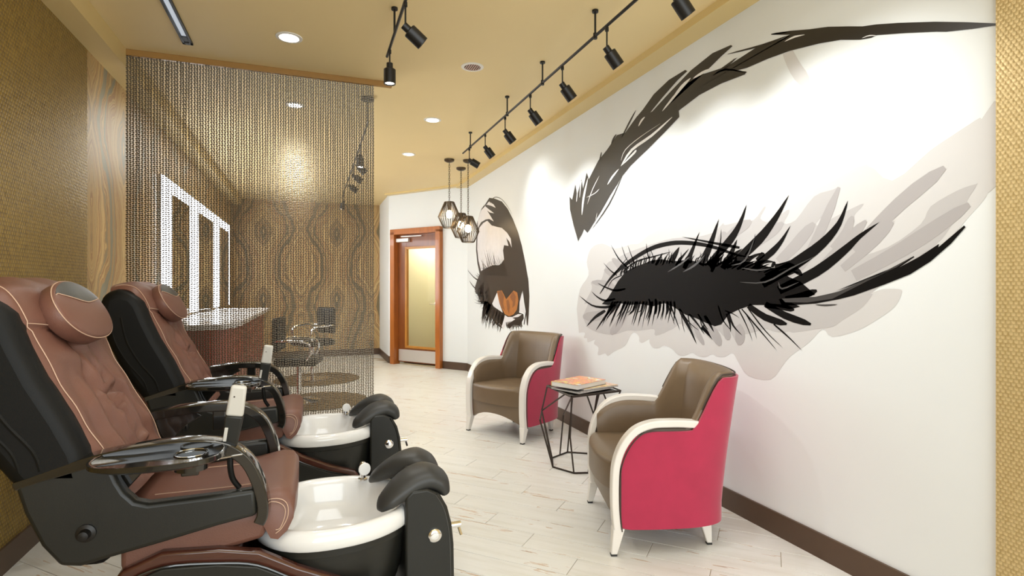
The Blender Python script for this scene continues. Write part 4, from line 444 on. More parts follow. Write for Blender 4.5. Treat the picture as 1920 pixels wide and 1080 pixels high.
 'lash':[(3804,1216,3708,1299,3600,1370,3470,1405,3366,1421,3255,1442,3144,1444,3016,1424,2864,1427,2715,1397,2577,1398,2450,1404,2332,1387,2222,1360,2146,1336,2087,1303,2023,1281,1963,1237,1940,1220,2008,1194,2087,1182,2023,1160,2087,1145,2222,1162,2332,1159,2429,1132,2512,1099,2568,1041,2622,1026,2691,1040,2788,1064,2891,1082,3016,1128,3114,1150,3236,1125,3400,1135,3541,1124,3692,1136,3853,1114,3956,1120,3853,1174),(-1,3984,1201,3950,1223,3905,1255,3856,1289,3808,1318,3766,1340,3724,1360,3680,1378,3632,1397,3577,1417,3519,1438,3460,1457,3405,1473,3353,1487,3303,1500,3254,1510,3204,1518,3151,1523,3096,1527,3042,1529,2988,1529,2934,1526,2880,1521,2827,1515,2778,1508,2735,1501,2695,1494,2656,1485,2616,1475,2571,1463,2524,1449,2479,1436,2439,1426,2403,1420,2371,1417,2344,1415,2326,1414,2326,1418,2344,1421,2370,1424,2401,1429,2435,1437,2473,1448,2517,1463,2563,1479,2608,1493,2649,1504,2688,1514,2729,1523,2773,1532,2823,1540,2877,1547,2934,1553,2991,1557,3048,1558,3106,1556,3164,1553,3220,1547,3274,1538,3327,1527,3378,1514,3431,1499,3488,1481,3548,1461,3606,1439,3661,1417,3709,1396,3752,1376,3793,1354,3834,1329,3879,1297,3925,1261,3965,1228,3993,1204),(-1,3694,1346,3629,1372,3540,1408,3457,1435,3387,1448,3319,1454,3249,1460,3171,1470,3095,1479,3043,1486,3043,1488,3097,1484,3175,1477,3254,1470,3323,1464,3393,1458,3466,1444,3550,1415,3635,1377,3696,1348),(-1,2423,1478,2470,1490,2542,1504,2624,1519,2726,1539,2842,1561,2930,1576,2930,1576,2844,1555,2729,1529,2628,1506,2546,1488,2474,1474,2426,1466),(-1,3749,1128,3788,1122,3843,1113,3902,1106,3968,1103,4044,1104,4120,1111,4204,1133,4292,1163,4358,1184,4358,1184,4300,1158,4217,1124,4132,1099,4051,1087,3971,1084,3899,1085,3833,1091,3776,1103,3740,1113),(-1,3747,1172,3789,1168,3847,1162,3899,1158,3940,1161,3979,1169,4018,1179,4060,1193,4101,1211,4132,1222,4132,1222,4108,1207,4071,1187,4031,1170,3992,1157,3950,1146,3902,1140,3842,1143,3782,1152,3742,1160),(-1,3601,1250,3639,1247,3692,1242,3743,1239,3792,1244,3845,1252,3896,1262,3947,1273,3995,1285,4030,1292,4030,1292,4000,1280,3954,1266,3905,1252,3855,1240,3801,1229,3746,1222,3687,1224,3632,1232,3596,1238),(-1,3716,1350,3740,1361,3777,1376,3816,1392,3857,1414,3901,1439,3933,1457,3933,1457,3906,1437,3866,1410,3826,1387,3788,1368,3751,1354,3723,1345),(-1,3547,1397,3582,1417,3635,1446,3688,1478,3735,1519,3782,1564,3816,1597,3816,1597,3789,1563,3747,1516,3702,1473,3651,1439,3596,1409,3557,1391),(-1,3480,1393,3506,1413,3545,1440,3582,1471,3612,1510,3638,1552,3658,1583,3658,1583,3643,1552,3620,1509,3592,1469,3556,1437,3517,1408,3488,1390),(-1,3457,1416,3470,1436,3491,1464,3513,1492,3532,1521,3551,1549,3566,1569,3566,1569,3556,1549,3540,1520,3523,1491,3504,1462,3482,1434,3466,1414),(-1,3764,1346,3733,1365,3692,1393,3653,1420,3614,1446,3577,1470,3552,1487,3552,1487,3581,1472,3622,1449,3664,1425,3706,1399,3748,1372,3775,1351),(-1,3287,1456,3292,1472,3302,1495,3311,1516,3316,1535,3319,1553,3323,1566,3323,1566,3324,1553,3324,1535,3322,1516,3315,1494,3306,1471,3297,1455),(-1,3228,1453,3235,1466,3246,1484,3258,1501,3270,1516,3282,1529,3292,1538,3292,1538,3286,1528,3276,1515,3265,1500,3255,1483,3244,1465,3235,1452),(-1,3059,1433,3058,1445,3057,1461,3058,1477,3060,1490,3062,1502,3065,1511,3065,1511,3065,1502,3064,1490,3064,1477,3064,1462,3064,1445,3064,1433),(-1,3911,1076,3957,1064,4021,1042,4082,1014,4138,981,4190,945,4222,918,4222,918,4174,940,4113,971,4053,999,3991,1021,3930,1043,3890,1061),(-1,3780,1117,3825,1089,3885,1046,3939,1003,3987,963,4031,924,4059,895,4059,895,4020,921,3969,958,3916,996,3856,1037,3797,1079,3760,1109),(-1,3648,1349,3689,1343,3748,1331,3800,1312,3838,1281,3868,1244,3887,1217,3887,1217,3863,1243,3829,1278,3790,1307,3740,1323,3683,1335,3644,1343),(-1,3289,1432,3285,1444,3281,1462,3278,1478,3277,1488,3276,1496,3276,1501,3276,1501,3279,1497,3282,1489,3285,1479,3290,1464,3294,1446,3295,1433),(-1,2886,1367,2867,1388,2843,1420,2821,1458,2797,1505,2772,1556,2757,1592,2757,1592,2785,1560,2822,1513,2856,1470,2886,1435,2909,1402,2923,1378),(-1,2721,1379,2696,1407,2665,1449,2640,1496,2618,1550,2598,1608,2588,1650,2588,1650,2615,1614,2650,1561,2685,1511,2720,1468,2749,1427,2768,1396),(-1,3024,1413,3006,1426,2985,1445,2971,1465,2961,1483,2954,1501,2952,1514,2952,1514,2968,1507,2988,1495,3009,1481,3031,1465,3051,1444,3062,1429),(-1,2660,1372,2606,1409,2534,1460,2475,1505,2443,1539,2422,1569,2406,1599,2390,1637,2378,1676,2372,1703,2372,1703,2389,1680,2411,1645,2436,1612,2459,1587,2485,1563,2521,1535,2579,1490,2649,1437,2700,1398),(-1,2439,1378,2389,1405,2323,1445,2264,1484,2223,1521,2190,1558,2160,1595,2131,1637,2106,1679,2090,1709,2090,1709,2117,1685,2152,1649,2190,1614,2227,1583,2267,1552,2311,1522,2368,1484,2432,1443,2479,1412),(-1,2300,1359,2267,1376,2222,1399,2183,1422,2159,1443,2140,1463,2123,1484,2106,1511,2090,1538,2080,1558,2080,1558,2097,1542,2119,1518,2142,1496,2163,1479,2185,1464,2211,1448,2248,1425,2291,1401,2322,1382),(-1,2248,1251,2187,1276,2106,1311,2033,1345,1976,1376,1926,1407,1884,1439,1851,1469,1824,1500,1803,1532,1788,1570,1777,1608,1772,1635,1772,1635,1786,1612,1804,1578,1826,1546,1852,1521,1882,1497,1918,1473,1961,1448,2013,1422,2069,1393,2141,1358,2221,1322,2280,1294),(-1,2142,1218,2080,1241,1996,1272,1923,1304,1868,1335,1822,1367,1785,1396,1756,1420,1734,1442,1712,1462,1681,1485,1649,1508,1628,1524,1628,1524,1653,1514,1690,1497,1725,1479,1753,1462,1780,1445,1811,1426,1852,1401,1899,1374,1951,1346,2022,1315,2104,1282,2165,1257),(-1,2152,1322,2118,1329,2072,1341,2029,1355,1989,1373,1951,1392,1926,1407,1926,1407,1954,1396,1993,1380,2034,1364,2078,1352,2123,1341,2156,1331),(-1,3130,1401,3119,1412,3104,1429,3093,1444,3085,1457,3079,1469,3076,1478,3076,1478,3083,1471,3092,1460,3103,1447,3117,1433,3131,1416,3140,1404),(-1,2621,1411,2605,1435,2585,1471,2571,1506,2567,1539,2568,1571,2570,1593,2570,1593,2573,1571,2575,1540,2582,1508,2599,1475,2618,1440,2631,1414),(-1,2379,1426,2360,1441,2336,1463,2318,1486,2311,1507,2310,1526,2311,1540,2311,1540,2314,1527,2318,1508,2327,1489,2346,1469,2370,1447,2387,1431),(-1,2185,1363,2171,1363,2152,1365,2131,1369,2109,1375,2086,1383,2071,1389,2071,1389,2088,1386,2111,1380,2134,1376,2154,1373,2173,1372,2187,1369),(2154,1195,1937,1207,1815,1235,1688,1282,1559,1338,1832,1237,1689,1284,1594,1324,1490,1375,1488,1371,1546,1333,1468,1372,1398,1416,1400,1403,1313,1476,1308,1470,1356,1414,1428,1351,1504,1304,1608,1264,1745,1217,1815,1200,1937,1177,2133,1160),(-1,2169,1336,2147,1341,2118,1347,2096,1347,2073,1335,2043,1316,2016,1307,2008,1314,2022,1336,2050,1361,2087,1377,2125,1377,2159,1368,2181,1361),(-1,2109,1184,2082,1187,2044,1193,2007,1199,1974,1208,1945,1220,1928,1234,1932,1243,1955,1244,1986,1238,2017,1229,2051,1221,2088,1214,2115,1208),(-1,2243,1148,2213,1145,2171,1143,2135,1140,2106,1136,2080,1134,2060,1139,2058,1147,2073,1157,2099,1164,2130,1167,2168,1169,2210,1170,2240,1170),(-1,2251,1155,2219,1138,2171,1116,2121,1096,2064,1081,2006,1072,1965,1073,1961,1083,1996,1100,2050,1115,2103,1129,2151,1146,2198,1166,2232,1180),(-1,2370,1143,2341,1126,2298,1102,2251,1081,2198,1068,2144,1062,2105,1066,2102,1076,2134,1091,2184,1103,2232,1114,2274,1131,2316,1151,2347,1167),(-1,2290,1389,2279,1396,2264,1405,2252,1413,2244,1419,2243,1425,2248,1432,2257,1436,2267,1438,2272,1435,2276,1431,2286,1422,2299,1412,2308,1405),(-1,2190,1355,2186,1359,2182,1365,2178,1369,2175,1371,2173,1373,2173,1379,2177,1383,2183,1386,2189,1384,2195,1380,2199,1373,2202,1366,2204,1361),(-1,2189,1063,2168,1049,2137,1030,2104,1010,2070,988,2036,964,2011,948,2011,948,2033,966,2066,992,2099,1016,2130,1037,2161,1056,2183,1069),(-1,2361,1135,2331,1105,2288,1063,2244,1026,2200,995,2157,968,2127,950,2127,950,2155,970,2197,998,2239,1030,2281,1068,2324,1109,2356,1139),(-1,2411,1133,2376,1103,2327,1062,2279,1023,2235,988,2193,954,2163,932,2163,932,2190,956,2230,991,2272,1028,2319,1067,2368,1108,2405,1137),(-1,2436,1133,2420,1109,2396,1076,2374,1045,2356,1014,2340,984,2328,963,2328,963,2337,985,2351,1015,2368,1047,2388,1079,2412,1112,2430,1136),(-1,2373,1099,2360,1083,2341,1061,2325,1039,2314,1016,2305,993,2299,977,2299,977,2303,994,2310,1017,2320,1041,2336,1064,2354,1086,2369,1101),(-1,2518,1111,2511,1090,2497,1062,2478,1036,2452,1016,2423,999,2402,989,2402,989,2419,1002,2444,1021,2466,1042,2481,1067,2494,1095,2505,1114),(-1,2531,1101,2525,1085,2515,1064,2505,1046,2501,1028,2498,1012,2495,1000,2495,1000,2492,1012,2490,1029,2491,1048,2498,1069,2509,1090,2519,1104),(-1,2719,1080,2710,1066,2693,1049,2675,1032,2659,1016,2642,1000,2629,990,2629,990,2634,1004,2644,1022,2655,1041,2669,1060,2686,1077,2701,1088),(-1,2776,1089,2761,1069,2737,1042,2715,1021,2700,1010,2688,1004,2680,1001,2680,1001,2684,1007,2693,1014,2704,1026,2723,1048,2747,1075,2766,1094),(-1,2598,1147,2590,1123,2575,1090,2556,1061,2532,1039,2505,1021,2485,1010,2485,1010,2502,1024,2526,1043,2548,1065,2564,1094,2578,1126,2589,1149),(-1,2540,1119,2522,1114,2497,1108,2473,1103,2454,1096,2436,1089,2423,1084,2423,1084,2434,1090,2451,1099,2470,1107,2493,1114,2519,1120,2537,1123),(-1,2870,1087,2868,1069,2862,1045,2854,1024,2842,1011,2828,1002,2818,996,2818,996,2825,1003,2837,1013,2846,1026,2853,1047,2858,1071,2863,1088),(-1,2936,1073,2932,1056,2926,1032,2919,1010,2912,993,2905,979,2899,969,2899,969,2902,979,2908,994,2913,1011,2919,1033,2925,1057,2930,1074),(-1,2966,1112,2942,1080,2904,1039,2866,1000,2835,963,2805,928,2783,904,2783,904,2796,931,2818,969,2844,1008,2876,1050,2913,1092,2944,1120),(-1,2860,1085,2841,1068,2811,1047,2781,1027,2754,1005,2729,983,2710,969,2710,969,2723,986,2745,1010,2769,1033,2796,1056,2826,1077,2849,1091),(-1,3048,1133,3035,1110,3015,1078,2995,1048,2977,1020,2959,994,2947,976,2947,976,2955,995,2969,1022,2985,1051,3003,1082,3023,1114,3038,1136),(-1,3083,1144,3072,1123,3055,1095,3038,1068,3023,1044,3009,1022,2999,1007,2999,1007,3006,1023,3017,1046,3030,1070,3045,1097,3062,1126,3076,1146),(-1,2763,1081,2757,1061,2747,1034,2732,1011,2711,998,2687,991,2670,987,2670,987,2685,993,2707,1001,2726,1014,2738,1036,2749,1063,2756,1083),(-1,2924,1083,2904,1066,2873,1044,2842,1024,2811,1009,2781,997,2760,990,2760,990,2779,1000,2807,1013,2836,1028,2865,1048,2895,1071,2918,1087),(-1,3299,1173,3293,1153,3280,1127,3270,1104,3268,1086,3271,1069,3272,1058,3272,1058,3264,1069,3256,1086,3253,1106,3260,1130,3272,1157,3284,1175),(-1,3223,1175,3223,1156,3219,1129,3214,1107,3213,1090,3214,1076,3212,1066,3212,1066,3204,1076,3196,1090,3191,1107,3190,1131,3194,1158,3201,1176),(-1,3789,1148,3823,1120,3863,1073,3917,999,3959,933,3959,933,3903,997,3841,1068,3794,1113,3770,1143),(-1,3753,1149,3791,1119,3837,1074,3897,1021,3946,975,3946,975,3885,1017,3817,1069,3765,1111,3735,1144),(-1,3725,1149,3761,1119,3804,1075,3861,1021,3908,975,3908,975,3850,1018,3786,1070,3737,1113,3709,1145),(-1,3708,1150,3745,1119,3786,1077,3842,1038,3887,1006,3887,1006,3830,1033,3765,1070,3715,1111,3688,1145),(-1,3675,1150,3708,1123,3747,1077,3799,1005,3841,942,3841,942,3787,1004,3727,1073,3682,1117,3658,1146),(-1,3661,1150,3694,1123,3735,1077,3789,1002,3834,935,3834,935,3780,1001,3720,1074,3675,1118,3649,1146),(-1,3617,1151,3641,1120,3667,1080,3706,1045,3739,1017,3739,1017,3697,1042,3649,1076,3616,1115,3600,1148),(-1,3600,1152,3630,1126,3662,1080,3707,1007,3742,942,3742,942,3693,1005,3638,1076,3599,1119,3579,1147),(-1,3565,1152,3590,1122,3621,1081,3664,1037,3700,1001,3700,1001,3657,1035,3608,1078,3572,1118,3553,1149),(-1,3562,1152,3588,1125,3617,1082,3659,1023,3692,972,3692,972,3647,1021,3597,1078,3562,1119,3544,1149),(-1,3528,1153,3552,1126,3580,1083,3620,1018,3653,961,3653,961,3611,1016,3564,1080,3532,1122,3515,1150),(-1,3499,1153,3517,1120,3539,1084,3572,1068,3603,1058,3603,1058,3569,1065,3528,1081,3501,1118,3488,1151),(-1,3470,1153,3487,1121,3504,1086,3533,1071,3560,1062,3560,1062,3528,1067,3490,1082,3466,1118,3456,1152),(-1,3452,1155,3476,1124,3500,1088,3535,1063,3566,1044,3566,1044,3526,1057,3480,1081,3447,1119,3432,1151),(-1,3434,1154,3449,1128,3467,1087,3495,1027,3519,975,3519,975,3486,1026,3451,1085,3429,1125,3420,1153),(-1,3408,1155,3426,1129,3443,1088,3471,1025,3494,969,3494,969,3459,1023,3423,1085,3399,1126,3391,1153),(-1,3372,1155,3384,1123,3396,1090,3419,1080,3442,1077,3442,1077,3417,1076,3386,1087,3367,1122,3361,1154),(-1,3363,1156,3378,1131,3391,1090,3415,1024,3434,967,3434,967,3402,1023,3370,1088,3349,1128,3343,1154),(-1,3331,1156,3345,1128,3361,1091,3388,1054,3411,1025,3411,1025,3382,1053,3350,1089,3329,1126,3321,1155),(-1,3317,1157,3327,1132,3339,1091,3361,1020,3380,957,3380,957,3355,1020,3327,1090,3312,1131,3306,1156),(-1,3280,1157,3291,1130,3301,1093,3321,1055,3338,1023,3338,1023,3311,1053,3284,1091,3268,1128,3264,1156),(-1,3262,1158,3274,1131,3283,1094,3302,1051,3317,1016,3317,1016,3290,1049,3263,1092,3246,1129,3244,1157),(-1,3255,1158,3266,1133,3275,1094,3294,1032,3309,978,3309,978,3283,1031,3256,1092,3241,1132,3238,1157),(-1,3214,1159,3221,1134,3227,1095,3243,1037,3256,985,3256,985,3234,1036,3212,1094,3201,1133,3200,1158),(-1,3211,1159,3218,1130,3220,1096,3232,1070,3242,1051,3242,1051,3221,1068,3200,1094,3189,1129,3192,1159),(-1,3175,1159,3179,1131,3179,1097,3189,1065,3197,1041,3197,1041,3178,1064,3161,1096,3154,1132,3158,1160),(-1,3159,1160,3166,1133,3172,1098,3188,1060,3201,1029,3201,1029,3180,1059,3158,1096,3147,1132,3146,1159),(-1,3128,1160,3130,1134,3129,1099,3137,1060,3144,1029,3144,1029,3129,1060,3115,1098,3112,1134,3116,1161),(-1,3125,1161,3130,1134,3135,1099,3149,1062,3161,1032,3161,1032,3141,1061,3121,1098,3112,1133,3112,1160),(-1,3093,1161,3095,1134,3093,1100,3100,1064,3106,1035,3106,1035,3090,1064,3076,1100,3072,1135,3077,1162),(-1,3081,1161,3083,1133,3081,1101,3087,1081,3093,1066,3093,1066,3078,1079,3063,1100,3059,1134,3065,1162),(-1,3054,1162,3057,1137,3057,1102,3067,1055,3075,1015,3075,1015,3058,1054,3042,1101,3036,1137,3040,1162),(-1,3046,1162,3047,1133,3045,1102,3051,1090,3058,1083,3058,1083,3044,1087,3031,1101,3028,1134,3033,1163),(-1,3012,1162,3012,1138,3007,1103,3012,1056,3015,1017,3015,1017,3002,1056,2992,1103,2991,1139,2998,1164),(-1,3655,1347,3645,1364,3636,1383,3611,1397,3587,1408,3587,1408,3618,1402,3652,1389,3670,1368,3672,1349),(-1,3610,1358,3599,1372,3591,1394,3573,1424,3559,1450,3559,1450,3583,1427,3609,1398,3625,1376,3628,1360),(-1,3581,1365,3569,1382,3562,1401,3553,1410,3546,1417,3546,1417,3561,1414,3578,1406,3593,1386,3597,1367),(-1,3530,1377,3519,1392,3512,1414,3505,1436,3501,1455,3501,1455,3514,1438,3527,1417,3540,1396,3545,1380),(-1,3498,1385,3485,1400,3479,1422,3488,1448,3500,1468,3500,1468,3497,1447,3494,1423,3504,1404,3511,1388),(-1,3461,1394,3450,1409,3443,1430,3439,1451,3439,1467,3439,1467,3448,1452,3459,1433,3471,1413,3476,1397),(-1,3427,1403,3419,1420,3410,1438,3392,1443,3373,1445,3373,1445,3394,1446,3419,1442,3433,1423,3437,1405),(-1,3393,1411,3384,1427,3376,1445,3362,1455,3349,1462,3349,1462,3368,1459,3390,1449,3403,1430,3407,1413),(-1,3354,1421,3342,1436,3337,1457,3351,1474,3368,1486,3368,1486,3357,1473,3348,1457,3356,1439,3364,1423),(-1,3333,1421,3322,1437,3316,1457,3326,1471,3338,1479,3338,1479,3331,1470,3326,1457,3335,1440,3342,1423),(-1,3294,1419,3282,1435,3277,1455,3292,1473,3308,1484,3308,1484,3298,1471,3289,1455,3297,1438,3305,1422),(-1,3248,1418,3238,1433,3232,1451,3221,1461,3213,1468,3213,1468,3228,1465,3246,1455,3259,1437,3262,1420),(-1,3230,1417,3221,1432,3214,1451,3211,1462,3211,1470,3211,1470,3218,1464,3225,1453,3236,1435,3241,1419),(-1,3196,1416,3189,1431,3180,1449,3158,1461,3138,1470,3138,1470,3161,1464,3187,1452,3200,1433,3203,1417),(-1,3151,1414,3140,1428,3135,1448,3145,1466,3158,1479,3158,1479,3151,1465,3145,1448,3153,1431,3160,1416),(-1,3119,1413,3113,1426,3104,1445,3078,1467,3054,1485,3054,1485,3083,1469,3114,1448,3127,1429,3129,1414),(-1,3083,1411,3076,1426,3069,1443,3055,1456,3044,1465,3044,1465,3059,1458,3076,1446,3087,1428,3091,1413),(-1,3054,1409,3045,1422,3039,1442,3031,1468,3025,1490,3025,1490,3039,1469,3053,1445,3065,1426,3067,1412),(-1,3027,1409,3018,1422,3012,1441,3011,1466,3012,1486,3012,1486,3015,1466,3019,1442,3028,1424,3033,1410),(-1,3007,1408,2999,1422,2992,1440,2983,1458,2975,1472,2975,1472,2987,1459,3000,1442,3010,1424,3014,1409),(-1,2965,1406,2959,1420,2952,1437,2930,1449,2910,1458,2910,1458,2934,1452,2960,1441,2972,1423,2974,1408),(-1,2944,1405,2935,1418,2930,1437,2932,1463,2936,1485,2936,1485,2938,1463,2940,1438,2948,1420,2953,1407),(-1,2901,1404,2896,1417,2888,1434,2866,1450,2846,1463,2846,1463,2870,1453,2895,1437,2907,1419,2909,1405),(-1,2872,1402,2865,1416,2859,1433,2853,1446,2849,1456,2849,1456,2858,1448,2868,1435,2877,1419,2881,1404),(-1,2844,1401,2837,1415,2831,1431,2825,1442,2822,1449,2822,1449,2831,1444,2840,1434,2850,1418,2853,1403),(-1,2834,1401,2827,1414,2821,1431,2810,1444,2802,1454,2802,1454,2815,1446,2829,1433,2839,1417,2842,1402),(-1,2794,1399,2788,1413,2782,1428,2765,1432,2748,1434,2748,1434,2767,1436,2789,1433,2801,1416,2803,1401),(-1,2777,1399,2772,1411,2765,1428,2744,1447,2724,1464,2724,1464,2747,1450,2772,1431,2783,1413,2785,1400),(-1,2751,1397,2743,1409,2738,1428,2745,1453,2753,1474,2753,1474,2749,1453,2747,1428,2753,1411,2758,1399),(-1,2718,1396,2711,1408,2706,1425,2701,1443,2699,1457,2699,1457,2707,1444,2715,1428,2724,1411,2727,1398),(-1,2691,1395,2683,1407,2679,1425,2686,1445,2696,1461,2696,1461,2691,1445,2687,1425,2693,1409,2698,1397),(-1,2669,1394,2662,1407,2657,1423,2657,1434,2659,1441,2659,1441,2663,1434,2666,1425,2674,1410,2678,1396),(-1,2645,1393,2638,1405,2633,1422,2633,1441,2634,1457,2634,1457,2638,1442,2643,1424,2650,1408,2654,1395),(-1,2628,1392,2619,1404,2616,1421,2619,1435,2625,1445,2625,1445,2626,1435,2627,1423,2634,1408,2638,1394),(-1,2589,1390,2583,1404,2578,1418,2573,1422,2567,1425,2567,1425,2576,1426,2587,1422,2596,1407,2599,1392),(-1,2574,1390,2567,1402,2562,1418,2555,1436,2550,1450,2550,1450,2560,1437,2571,1420,2580,1404,2582,1392),(-1,2550,1389,2545,1402,2539,1416,2522,1427,2505,1435,2505,1435,2524,1430,2546,1420,2556,1404,2557,1390),(-1,2520,1387,2512,1400,2509,1416,2513,1427,2520,1433,2520,1433,2519,1426,2519,1417,2525,1403,2529,1390),(-1,2511,1387,2506,1399,2500,1415,2485,1431,2471,1445,2471,1445,2489,1434,2507,1418,2516,1401,2518,1389),(-1,2485,1386,2481,1398,2475,1414,2461,1434,2449,1452,2449,1452,2464,1436,2481,1416,2489,1400,2491,1388),(-1,2705,1381,2669,1392,2630,1413,2597,1441,2575,1465,2575,1465,2605,1446,2643,1423,2684,1407,2715,1391),(-1,2657,1375,2622,1386,2584,1405,2559,1426,2545,1444,2545,1444,2568,1432,2597,1416,2637,1402,2667,1386),(-1,2612,1371,2581,1382,2543,1399,2496,1415,2458,1429,2458,1429,2499,1421,2550,1408,2592,1394,2620,1379),(-1,2566,1363,2535,1372,2498,1391,2452,1417,2416,1439,2416,1439,2459,1423,2509,1403,2550,1389,2576,1375),(-1,2522,1357,2487,1365,2453,1385,2443,1411,2446,1431,2446,1431,2456,1414,2470,1396,2503,1385,2533,1371),(-1,2482,1355,2455,1364,2418,1381,2365,1400,2323,1417,2323,1417,2368,1404,2423,1388,2463,1374,2488,1362),(-1,2439,1348,2411,1357,2377,1372,2333,1385,2298,1396,2298,1396,2337,1392,2384,1384,2423,1373,2448,1359),(-1,2400,1345,2374,1353,2339,1368,2291,1385,2252,1399,2252,1399,2294,1390,2344,1376,2382,1364,2406,1352),(-1,2361,1340,2332,1348,2300,1362,2280,1382,2268,1399,2268,1399,2285,1385,2307,1369,2339,1358,2366,1347),(-1,2322,1335,2296,1343,2264,1356,2232,1367,2207,1376,2207,1376,2234,1372,2269,1364,2303,1354,2327,1343),(-1,2285,1331,2259,1339,2229,1351,2197,1355,2171,1358,2171,1358,2197,1360,2232,1358,2265,1349,2290,1338),(-1,2248,1327,2222,1335,2193,1345,2171,1349,2155,1351,2155,1351,2172,1354,2196,1353,2228,1344,2253,1333),(-1,2211,1319,2185,1325,2157,1337,2128,1349,2107,1360,2107,1360,2132,1357,2164,1350,2196,1343,2218,1332),(-1,2177,1317,2151,1323,2124,1334,2112,1340,2106,1345,2106,1345,2115,1345,2129,1343,2157,1335,2182,1325),(-1,2142,1311,2118,1316,2091,1326,2063,1332,2041,1338,2041,1338,2065,1341,2096,1340,2127,1334,2149,1323),(-1,2109,1308,2085,1313,2060,1322,2041,1322,2025,1320,2025,1320,2039,1329,2062,1334,2092,1329,2115,1318),(-1,2538,1353,2517,1374,2490,1404,2471,1436,2457,1468,2447,1498,2443,1520,2443,1520,2461,1503,2484,1477,2507,1451,2534,1423,2559,1392,2574,1369),(-1,2645,1361,2631,1378,2615,1404,2602,1428,2591,1447,2581,1465,2577,1478,2577,1478,2590,1468,2605,1453,2622,1435,2640,1412,2656,1387,2665,1367),(-1,2526,1372,2507,1386,2482,1406,2461,1425,2439,1440,2417,1455,2402,1466,2402,1466,2423,1462,2452,1454,2482,1442,2511,1425,2536,1403,2551,1387),(-1,2397,1358,2378,1370,2354,1387,2332,1403,2307,1415,2278,1426,2258,1434,2258,1434,2282,1434,2315,1430,2348,1422,2379,1407,2403,1388,2419,1373),(-1,2314,1345,2295,1353,2270,1366,2249,1376,2226,1380,2200,1381,2181,1383,2181,1383,2199,1389,2226,1395,2257,1396,2287,1388,2314,1373,2331,1362),(-1,2980,1382,2964,1394,2947,1413,2928,1433,2902,1455,2873,1479,2855,1497,2855,1497,2881,1484,2916,1463,2948,1443,2973,1424,2991,1405,3000,1390),(-1,3203,1402,3186,1412,3168,1429,3154,1445,3144,1461,3137,1476,3135,1487,3135,1487,3146,1479,3159,1466,3174,1453,3192,1438,3211,1422,3221,1409),(-1,2237,1309,2211,1316,2177,1328,2149,1341,2131,1352,2119,1363,2112,1371,2112,1371,2124,1368,2139,1362,2159,1354,2188,1345,2222,1333,2245,1322),(-1,2640,1341,2621,1364,2600,1398,2583,1425,2567,1439,2550,1448,2538,1456,2538,1456,2555,1455,2579,1450,2604,1436,2629,1408,2651,1374,2662,1348),],
 'lash_sheen':[(2133,1196,1937,1209,1815,1234,1688,1281,1559,1333,1832,1233,1689,1281,1594,1323,1493,1373,1559,1333,1674,1283,1849,1201,1983,1181,2112,1179),(-1,2421,1282,2372,1277,2305,1273,2240,1277,2184,1294,2130,1319,2079,1342,2024,1364,1972,1384,1937,1399,1937,1400,1974,1388,2028,1369,2083,1349,2135,1326,2188,1302,2243,1285,2305,1279,2372,1282,2420,1283),(-1,2485,1377,2456,1377,2416,1381,2379,1398,2350,1437,2325,1487,2310,1522,2311,1523,2331,1489,2359,1441,2387,1404,2420,1388,2458,1382,2485,1378),(-1,2408,1360,2379,1353,2338,1344,2299,1340,2263,1341,2230,1345,2208,1349,2208,1350,2231,1350,2264,1348,2299,1348,2337,1352,2378,1358,2408,1361),(-1,2155,1280,2155,1268,2151,1251,2133,1242,2099,1250,2059,1266,2031,1278,2032,1279,2061,1270,2102,1257,2133,1250,2143,1256,2148,1269,2153,1280),(-1,1937,1171,1923,1169,1904,1167,1883,1167,1861,1169,1838,1172,1823,1176,1823,1177,1839,1177,1862,1176,1883,1175,1903,1174,1923,1174,1937,1172),(-1,2915,1351,2882,1357,2838,1369,2796,1385,2760,1405,2728,1428,2709,1446,2711,1447,2737,1434,2772,1414,2808,1395,2847,1379,2888,1364,2917,1352),(-1,3073,1355,3031,1366,2976,1384,2928,1401,2894,1417,2866,1432,2849,1443,2851,1445,2873,1437,2903,1425,2938,1410,2984,1392,3037,1372,3075,1357),],
